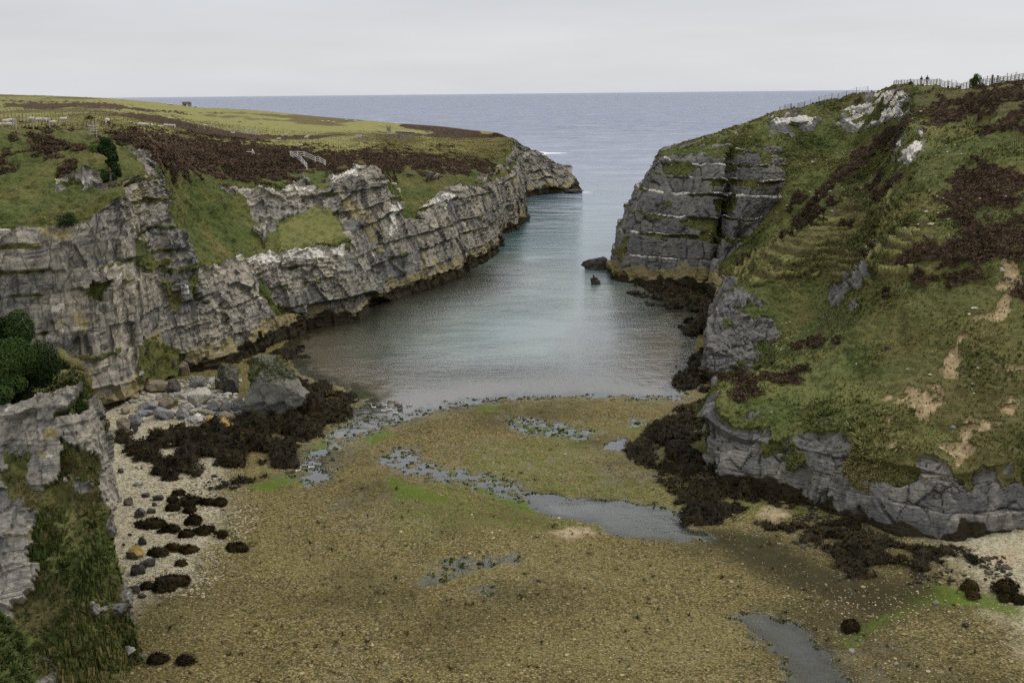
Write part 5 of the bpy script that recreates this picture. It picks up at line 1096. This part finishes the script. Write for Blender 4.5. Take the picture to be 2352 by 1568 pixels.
# ------------------------------------------------------------------ shrubs
p = drop(*W(60, 900, Y=53.8)[:2], [near_land]); k = px_m(p)
shrub('leafy_shrub', 'large dark leafy shrub growing on top of the near left cliff', 'shrub', p+Vector((-1.2, .1, -.9)), (2.9, 2.3, 3.75), 60000, .15, M_LEAF, 3, .045, tips=[(-1.5, 0, 3), (0, -.2, 4), (1.2, .3, 3.2), (1.8, .1, 2.4), (.6, -.7, 2.2)], base=(.8, -.2, .4))
V, F, T = clump(16000, (2.3, 1.5, 1.7), 31, .15); o = mesh_obj('foliage', V+np.array([.2, -.9, 1.7]), F, M_LEAF, bpy.data.objects['leafy_shrub'], smooth=False, attrs={'tint': T})
p = hit(150, 845, [near_land]) or p
for (px, py, rx, rz, lab, m_, n) in [(185, 938, 26, 16, 'small dark shrub hanging from the near left cliff below the large shrub', M_LEAF, 1500), (154, 512, 34, 22, 'dark low shrub spilling over the lip of the left cliff', M_LEAF, 2600),
   (392, 628, 8, 12, 'tiny dark bush rooted alone in the pale left rock face', M_LEAF, 500), (206, 284, 14, 9, 'round dark bush behind the ladder stile', M_LEAF, 1500), (222, 345, 22, 12, 'lighter green ivy hummock left of the tall ivy on the scarp', M_IVY, 1500),
   (520, 402, 14, 8, 'dark bush on the heather edge above the white ledge', M_LEAF, 600), (703, 420, 10, 12, 'bright green bush in the notch below the white rail fence', M_IVY, 700)]:
    q = hit(px, py, LANDS) if py > 300 else crest(px, py, [left_land]); k = px_m(q)
    shrub('bush', lab, 'bush', q-Vector((0, 0, rz*k*.6)), (rx*k, rx*k*.8, rz*k), n, max(.10, .07*rx*k), m_, int(px), .03)
p = crest(*z4(1547, 318), RL_); k = px_m(p)
shrub('bush', 'leafy bush growing through the skyline fence on the right hill', 'bush', p-Vector((0, .3, .1)), (.95, .8, .95), 1700, .17, M_IVY, 77, .05)
p = crest(*z4(478, 262), RL_); shrub('bush', 'small yellow-green bush at the foot of the skyline fence', 'bush', p-Vector((0, .3, .1)), (.45, .4, .38), 500, .13, M_IVY, 78, .03)
# ivy hanging down the scarp
p = hit(245, 425, [left_land]); k = px_m(p); t = thing('ivy', 'tall dark ivy mass hanging down the rock scarp above the left cliff', 'ivy', p)
for i, (dx, dz, rx, rz, n) in enumerate([(-4, 78, 27, 24, 4200), (9, 55, 20, 22, 3000), (18, 22, 13, 26, 2600), (-8, 18, 11, 20, 1600)]):
    V, F, T = clump(n, (rx*k, 18*k, rz*k), 90+i, .19); mesh_obj('foliage', V+np.array([dx*k, 1.2+i*-.2, dz*k]), F, M_IVY if i == 3 else M_LEAF, t, smooth=False, attrs={'tint': T})

# ------------------------------------------------------------------ boulders
zb = lambda x, y: ((250+x/5.8075)/1.0629, (850+y/5.8075)/1.0629); sb = 1/5.8075/1.0629
BL = [(1010, 650, 210, 230, 'dark', 'dark grey rounded boulder perched on the turf above the white block'), (1340, 810, 310, 235, 'pale', 'largest pale slab-sided boulder in the middle of the boulder field'), (910, 855, 260, 190, 'tan', 'brown layered boulder with a turf cap left of the largest pale boulder'),
 (620, 905, 260, 150, 'grey', 'blue-grey flattened boulder leaning on turf at the back of the pile'), (855, 1015, 240, 165, 'grey', 'pitted grey boulder at the front edge of the pile above the shingle'), (1010, 962, 110, 85, 'pale', 'small pale rounded boulder between two larger grey ones'),
 (1130, 1010, 150, 180, 'grey', 'upright grey boulder right of the small pale one'), (1220, 872, 130, 95, 'pale', 'pale smooth boulder below the largest pale slab'), (1235, 962, 90, 85, 'grey', 'small squarish grey boulder beside the upright one'),
 (1560, 892, 225, 145, 'grey', 'slanting blue-grey slab right of the pale boulders'), (1730, 912, 185, 150, 'grey', 'angular grey boulder behind the brown weedy one'), (1910, 902, 175, 170, 'grey', 'egg-shaped upright grey boulder against the big turf-topped rock'),
 (1320, 1062, 160, 120, 'white', 'whitest boulder at the front of the pile'), (1520, 1082, 200, 115, 'lich', 'lichen-spotted boulder right of the whitest one'), (1740, 1042, 225, 135, 'tan', 'brown weed-stained boulder below the slanting slab'), (1700, 1185, 330, 150, 'lich', 'flat slab with an orange-yellow lichen top overhanging dark weed'),
 (430, 1112, 195, 155, 'grey', 'grooved grey boulder at the left end of the pile'), (290, 1172, 170, 175, 'tan', 'brownish round boulder at the foot of the near cliff'), (590, 1047, 115, 62, 'pale', 'small pale oval boulder on the shingle edge'), (460, 1192, 90, 82, 'black', 'small black rock in front of the brownish round boulder'),
 (1640, 572, 110, 200, 'dark', 'narrow dark slab standing beside the tilted turf-topped pillar'), (1150, 388, 150, 205, 'tan', 'pale crumbly block perched on the grassy scree'), (540, 390, 115, 62, 'pale', 'flat pale stone high at the left of the grassy scree'), (1410, 958, 210, 72, 'tan', 'flat wide slab behind the whitest boulder'),
 (320, 932, 140, 92, 'tan', 'low tan boulder beside a turf patch at the left of the pile'), (950, 1252, 115, 62, 'black', 'small dark stone alone on the pale shingle'), (1160, 720, 130, 75, 'pale', 'small pale block under the dark perched boulder'), (1350, 560, 235, 165, 'grey', 'grey slab lying on turf right of the dark perched boulder'),
 (780, 622, 310, 150, 'tan', 'long layered tan outcrop under the grassy scree'), (600, 965, 210, 75, 'grey', 'long low grey slab in front of the blue-grey boulder'), (400, 1215, 75, 62, 'pale', 'small grey-white stone left of the small black rock'), (1000, 250, 90, 70, 'dark', 'dark block near the top of the grassy scree'),
 (620, 60, 110, 80, 'dark', 'dark pointed rock with white top at the head of the scree')]
for i, (x, y, w_, h_, m_, lab) in enumerate(BL):
    q = hit(*zb(x, y)); boulder('boulder', lab, q, w_*sb*1.2, h_*sb*1.3, m_, 200+i, rot=RNG.uniform(-.5, .5), tilt=RNG.uniform(-.15, .15), group='boulders fallen below the left cliff')
def capped(name, label, px, py, wpx, hpx, mat, seed, deep, tilt, capn):
    q = hit(px, py, [seabed, left_land]); k = px_m(q); t = thing(name, label, 'rock', q+Vector((0, wpx*k*deep*.3, 0)))
    V, F = boulder_mesh((wpx*k, wpx*k*deep, hpx*k*1.25), seed, 13, 5, .05); V[:, 2] = np.minimum(V[:, 2], hpx*k*.5+V[:, 0]*tilt); V += np.array([0, 0, hpx*k*.42])
    V = V+fbm(V, (1.1, 1.1, .7), 4, seed)[:, None]*np.array([.25, .25, .12])
    mesh_obj('rock', V, F, BMAT[mat], t, smooth=False)
    top = V[V[:, 2] > V[:, 2].max()-hpx*k*.30-.1]; r = np.random.default_rng(seed); j = r.integers(0, len(top), capn); P = top[j]+r.normal(size=(capn, 3))*np.array([.12, .12, .02])-np.array([0, 0, .08])
    g = scatter('turf_cap', P, np.tile([0, 0, 1.], (capn, 1)), r.uniform(.10, .21, capn), TUFT, M_TURF, seed, .2); g.parent = t; del g['kind']
    return t
capped('turf_topped_rock', 'big square rock with a green turf top standing in brown kelp at the water edge', 624, 965, 165, 150, 'stone', 301, .75, -.10, 4200)
capped('turf_topped_rock', 'tilted rock pillar with a mossy top leaning beside the big turf-topped rock', 528, 905, 62, 78, 'dark', 305, .9, .2, 260)

zk = lambda x, y: ((270+x/4.1256)/1.0629, (1120+y/4.1256)/1.0629); sk = 1/4.1256/1.0629
KL = [(95, 145, 75, 55, 'black', 'small black rock beside a bare sand patch at the near cliff foot'), (275, 275, 115, 55, 'pale', 'pale tilted slab lying against the lower edge of the kelp bed'), (180, 468, 112, 95, 'dark', 'dark angular rock standing on pale shingle'), (70, 432, 115, 62, 'grey', 'low grey rock at the near cliff foot beside the dark angular one'),
 (350, 388, 95, 55, 'black', 'left one of two black rocks touching on the pale shingle'), (470, 418, 135, 75, 'black', 'right one of two black rocks touching on the pale shingle'), (680, 365, 105, 90, 'kelp', 'kelp-covered round rock standing highest above the pale shingle'), (440, 478, 62, 42, 'black', 'tiny black stone below the touching pair'),
 (615, 432, 105, 62, 'kelp', 'kelp rock just left of the long weedy ridge'), (610, 518, 155, 92, 'kelp', 'domed kelp rock in front of the long weedy ridge'), (790, 455, 245, 112, 'kelp', 'long weedy ridge of rock on the shingle'), (980, 465, 145, 92, 'kelp', 'kelp mound at the right end of the weedy ridge'), (1090, 470, 150, 70, 'kelp', 'low kelp mound trailing toward the green weed'),
 (800, 535, 115, 62, 'kelp', 'small kelp mound under the long weedy ridge'), (300, 585, 135, 105, 'dark', 'dark split rock with a flat top on pale shingle'), (400, 548, 115, 62, 'black', 'black rock behind the dark split rock'), (390, 695, 295, 105, 'kelp', 'long low kelp reef on the pale shingle'), (590, 725, 190, 65, 'kelp', 'kelp tongue linking the long reef and the tall weedy rock'),
 (820, 660, 185, 125, 'kelp', 'tall weedy rock above the small sky-bright pool'), (930, 755, 195, 105, 'kelp', 'kelp hump at the edge of the small sky-bright pool'), (765, 785, 145, 75, 'kelp', 'brown kelp mound left of the small pool'), (315, 865, 105, 105, 'black', 'black pointed rock behind the yellow-topped boulder'), (130, 875, 45, 42, 'black', 'tiny black rock against the near cliff foot'),
 (190, 770, 65, 28, 'black', 'flat black stone alone on pale shingle'), (460, 975, 235, 105, 'kelp', 'weedy rock right of the yellow-topped boulder'), (240, 1005, 225, 145, 'lich', 'large yellow-topped boulder at the near cliff foot'), (370, 1085, 225, 92, 'black', 'black overhung rock under the yellow-topped boulder'), (250, 1165, 205, 115, 'black', 'low black rock in front of the overhung one'),
 (625, 915, 145, 62, 'kelp', 'kelp clump between the weedy rock and the pools'), (790, 945, 205, 62, 'kelp', 'thin kelp spit pointing at the pools'), (1115, 775, 115, 42, 'kelp', 'flat kelp patch lying in the small pool'), (1275, 920, 225, 78, 'kelp', 'oval kelp mound between two bright pools'), (700, 1072, 92, 34, 'kelp', 'flat scrap of kelp alone on the shingle'),
 (620, 1275, 330, 115, 'kelp', 'wide kelp reef left of the lowest small pool'), (500, 1328, 125, 65, 'kelp', 'kelp mound below the wide kelp reef'), (235, 1362, 175, 115, 'black', 'black rock nearest the grassy near cliff'), (310, 1398, 105, 52, 'black', 'black rock fragment right under the one nearest the grassy cliff'), (590, 1325, 75, 42, 'kelp', 'small kelp lump right of the mound below the reef'), (360, 1305, 105, 42, 'kelp', 'kelp strip between the black rock and the reef')]
zr = lambda x, y: ((1800+x/2.3514)/1.0629, (1000+y/2.3514)/1.0629); zl = lambda x, y: ((x/2.3514)/1.0629, (1000+y/2.3514)/1.0629); s8 = 1/2.3514/1.0629
KK = [(zk(x, y), w_*sk, h_*sk, m_, lab) for x, y, w_, h_, m_, lab in KL]
KK += [(zl(x, y), w_*s8, h_*s8, m_, lab) for x, y, w_, h_, m_, lab in [(905, 1448, 110, 62, 'kelp', 'weedy rock at the bottom of the beach beside the grassy cliff'), (1055, 1455, 100, 45, 'kelp', 'low weedy stone at the bottom of the beach with a wet film beside it'), (950, 155, 60, 30, 'black', 'small dark stone on the gravel between pile and kelp bed')]]
KK += [(zr(x, y), w_*s8, h_*s8, m_, lab) for x, y, w_, h_, m_, lab in [(1345, 1035, 95, 90, 'kelp', 'kelp rock on the sand with a bare branch of weed'), (1545, 1055, 140, 140, 'kelp', 'tallest kelp-covered rock on the sand at the right'), (1355, 1075, 70, 40, 'kelp', 'flat kelp stone below the sand rock'), (1545, 1095, 80, 45, 'kelp', 'small kelp stone under the tallest kelp rock'),
   (1625, 1110, 90, 60, 'kelp', 'kelp stone at the picture edge beside green weed'), (650, 1265, 95, 70, 'kelp', 'greenish weedy mound on the dark wet stones'), (1310, 1245, 45, 30, 'black', 'small dark stone on the green-tinged shingle'), (660, 1395, 42, 34, 'pale', 'pale cobble lying beside the dark pool'), (910, 1465, 34, 22, 'pale', 'pale cobble on open shingle right of the dark pool'), (1140, 1118, 50, 28, 'grey', 'grey stone on the green weed streak')]]
KK += [((1103*1.0, 1297), 20, 12, 'black', 'black stone in the broken pool on the open shingle'), ((1012, 938), 8, 8, 'black', 'small dark round rock in the shallows off the ducks'), ((745, 1210), 9, 5, 'black', 'small dark stone alone on the open shingle'), ((772, 1160), 9, 6, 'pale', 'pale stone alone on the open shingle'), ((1344, 1352), 10, 7, 'black', 'small black stone low on the open shingle')]
for i, (q, w_, h_, m_, lab) in enumerate(KK):
    p = hit(*q, [seabed]); boulder('kelp_rock' if m_ == 'kelp' else 'beach_rock', lab, p, w_, h_*(.95 if m_ == 'kelp' else 1.15), m_, 400+i, deep=.75, rot=RNG.uniform(-.4, .4), group='weedy rocks on the shingle', sink=.28, cat='rock')
# sea rocks and the stones of the right hill
def sea_rock(name, lab, px, py, wpx, hpx, m_, seed, deep=.7, tilt=0.):
    p = Vector(W(px, py, z=0)); return boulder(name, lab, p, wpx, hpx, m_, seed, deep, sink=.42, tilt=tilt, cat='rock')
sea_rock('sea_rock', 'small pointed dark rock standing in the water off the right headland', 1367, 654, 28, 38, 'black', 501, .8)
sea_rock('sea_rock', 'black ragged reef jutting from the foot of the right headland', 1378, 619, 86, 44, 'black', 502, .5); sea_rock('sea_rock', 'low black rock off the foot of the left cliff corner', 1205, 508, 28, 30, 'black', 503)
sea_rock('skerry', 'brown skerry ringed with white surf beyond the left point', 1240, 354, 20, 8, 'tan', 504, .6); sea_rock('skerry', 'flat weedy skerry right behind the left point', 1298, 384, 34, 11, 'tan', 505, .5)
sea_rock('sea_rock', 'flat dark reef at the tip of the left point', 1322, 444, 52, 18, 'black', 506, .5)
for i, (q, w_, h_, m_, lab) in enumerate([(z8(575, 725), 45, 17, 'white', 'long white boulder on the shoulder of the right hill'), (z8(325, 605), 16, 12, 'pale', 'cream rounded boulder beside the netting fence'), (z8(1720, 520), 28, 19, 'white', 'big white rounded boulder in the white outcrop under the skyline'), (z8(1870, 470), 18, 18, 'white', 'upright white boulder right of the big rounded one'), (z8(1420, 620), 14, 18, 'pale', 'pale block at the left edge of the white outcrop'),
   (z8(1310, 780), 11, 12, 'white', 'white block low on the left of the white outcrop'), ((2303, 626), 17, 13, 'pale', 'pale boulder at the top of the sandy scar'), ((2318, 642), 12, 9, 'grey', 'grey boulder just below the pale one on the sandy scar'), ((1967, 838), 6, 5, 'white', 'single white stone on the green near slope'), ((2190, 985), 14, 10, 'grey', 'grey stone in the bare sand low on the right slope'), ((2085, 850), 9, 6, 'pale', 'pale stone on the pebbly middle slope'), ((2040, 260), 10, 9, 'white', 'small white stone at the right end of the white outcrop')]):
    p = hit(*q, RL_); boulder('hill_boulder', lab, p, w_, h_, m_, 520+i, .8, rot=i*.7)
# scattered pale stones too many to count, over the right slope and white ledges
s = (RNG.random(RIGHT['grass'].shape) < np.where(RIGHT['P'][..., 1] < 80, .0022, .008)) & (RIGHT['grass'] > 0) & (RIGHT['T'] < 8) & (fbm(RIGHT['P'].reshape(-1, 3), .08, 3, 601).reshape(RIGHT['grass'].shape) > .1); P = RIGHT['P'][s]
scatter('scree_stones', P+np.array([0, 0, .08]), RIGHT['N'][s], RNG.uniform(.06, .17, len(P))*(1+(RNG.random(len(P)) < .06)*1.2), [cobble(k) for k in range(5)], M_COB2, 11)

# ------------------------------------------------------------------ ducks on the shallows
WH, GY, BK = (.62, .62, .60), (.10, .095, .085), (.02, .02, .02)
def duck_mesh(c, b):
    return [((-.16, 0, .07), (.14, 0, .08), .095, .10, c), ((-.2, 0, .10), (-.30, 0, .13), .05, .02, b), ((.16, 0, .12), (.20, 0, .24), .05, .038, b if c == WH else c), ((.20, 0, .27), (.23, 0, .27), .052, .045, c), ((.26, 0, .26), (.33, 0, .245), .022, .014, (.10, .09, .05)), ((-.1, 0, .15), (.06, 0, .155), .05, .05, b)]
DUCK = []
for c, b in ((WH, BK), (GY, GY)):
    o = body('duck', duck_mesh(c, b), .02, M_FEATH); DUCK.append(o.data); bpy.data.objects.remove(o)
zd = lambda x, y: ((700+x/3.92)/1.0629, (920+y/3.92)/1.0629)
for x, y, k, rot, lab in [(820, 268, 1, 10, 'brown duck at the left back of the flock'), (832, 297, 0, 160, 'pied duck just below the left back duck'), (880, 283, 1, 60, 'dark duck second from the left in the back row'), (938, 277, 0, 175, 'pied duck in the back row left of the middle gap'), (1055, 273, 1, 185, 'brown duck at the middle of the back row'), (1083, 286, 1, 30, 'dark duck close under the middle back duck'), (1172, 273, 0, 170, 'pied duck alone at the right of the flock'),
   (930, 330, 0, 10, 'pied duck at the left of the front row'), (980, 318, 0, 190, 'pied duck second in the front row'), (1085, 321, 1, 5, 'brown duck at the right of the front row'), (1040, 350, 0, 175, 'pied duck nearest the shingle below the flock'), (762, 420, 1, 20, 'lone brown duck at the mouth of the stream by the kelp bank'), (367, 827, 1, 170, 'brown duck on the stream right of the round kelp rock'), (235, 870, 0, 20, 'pied duck on the inner stream, upper of the pair by the kelp'), (277, 860, 1, 200, 'brown duck beside a pied one on the inner stream'), (112, 905, 0, 40, 'pied duck at the inner end of the stream')]:
    o = bpy.data.objects.new('duck', DUCK[k]); COL.objects.link(o); o.location = W(*zd(x, y), z=-.02); o.rotation_euler = (0, 0, math.radians(rot)); o.scale = (1.15,)*3; tag(o, lab, 'duck', 'ducks on the shallow water')
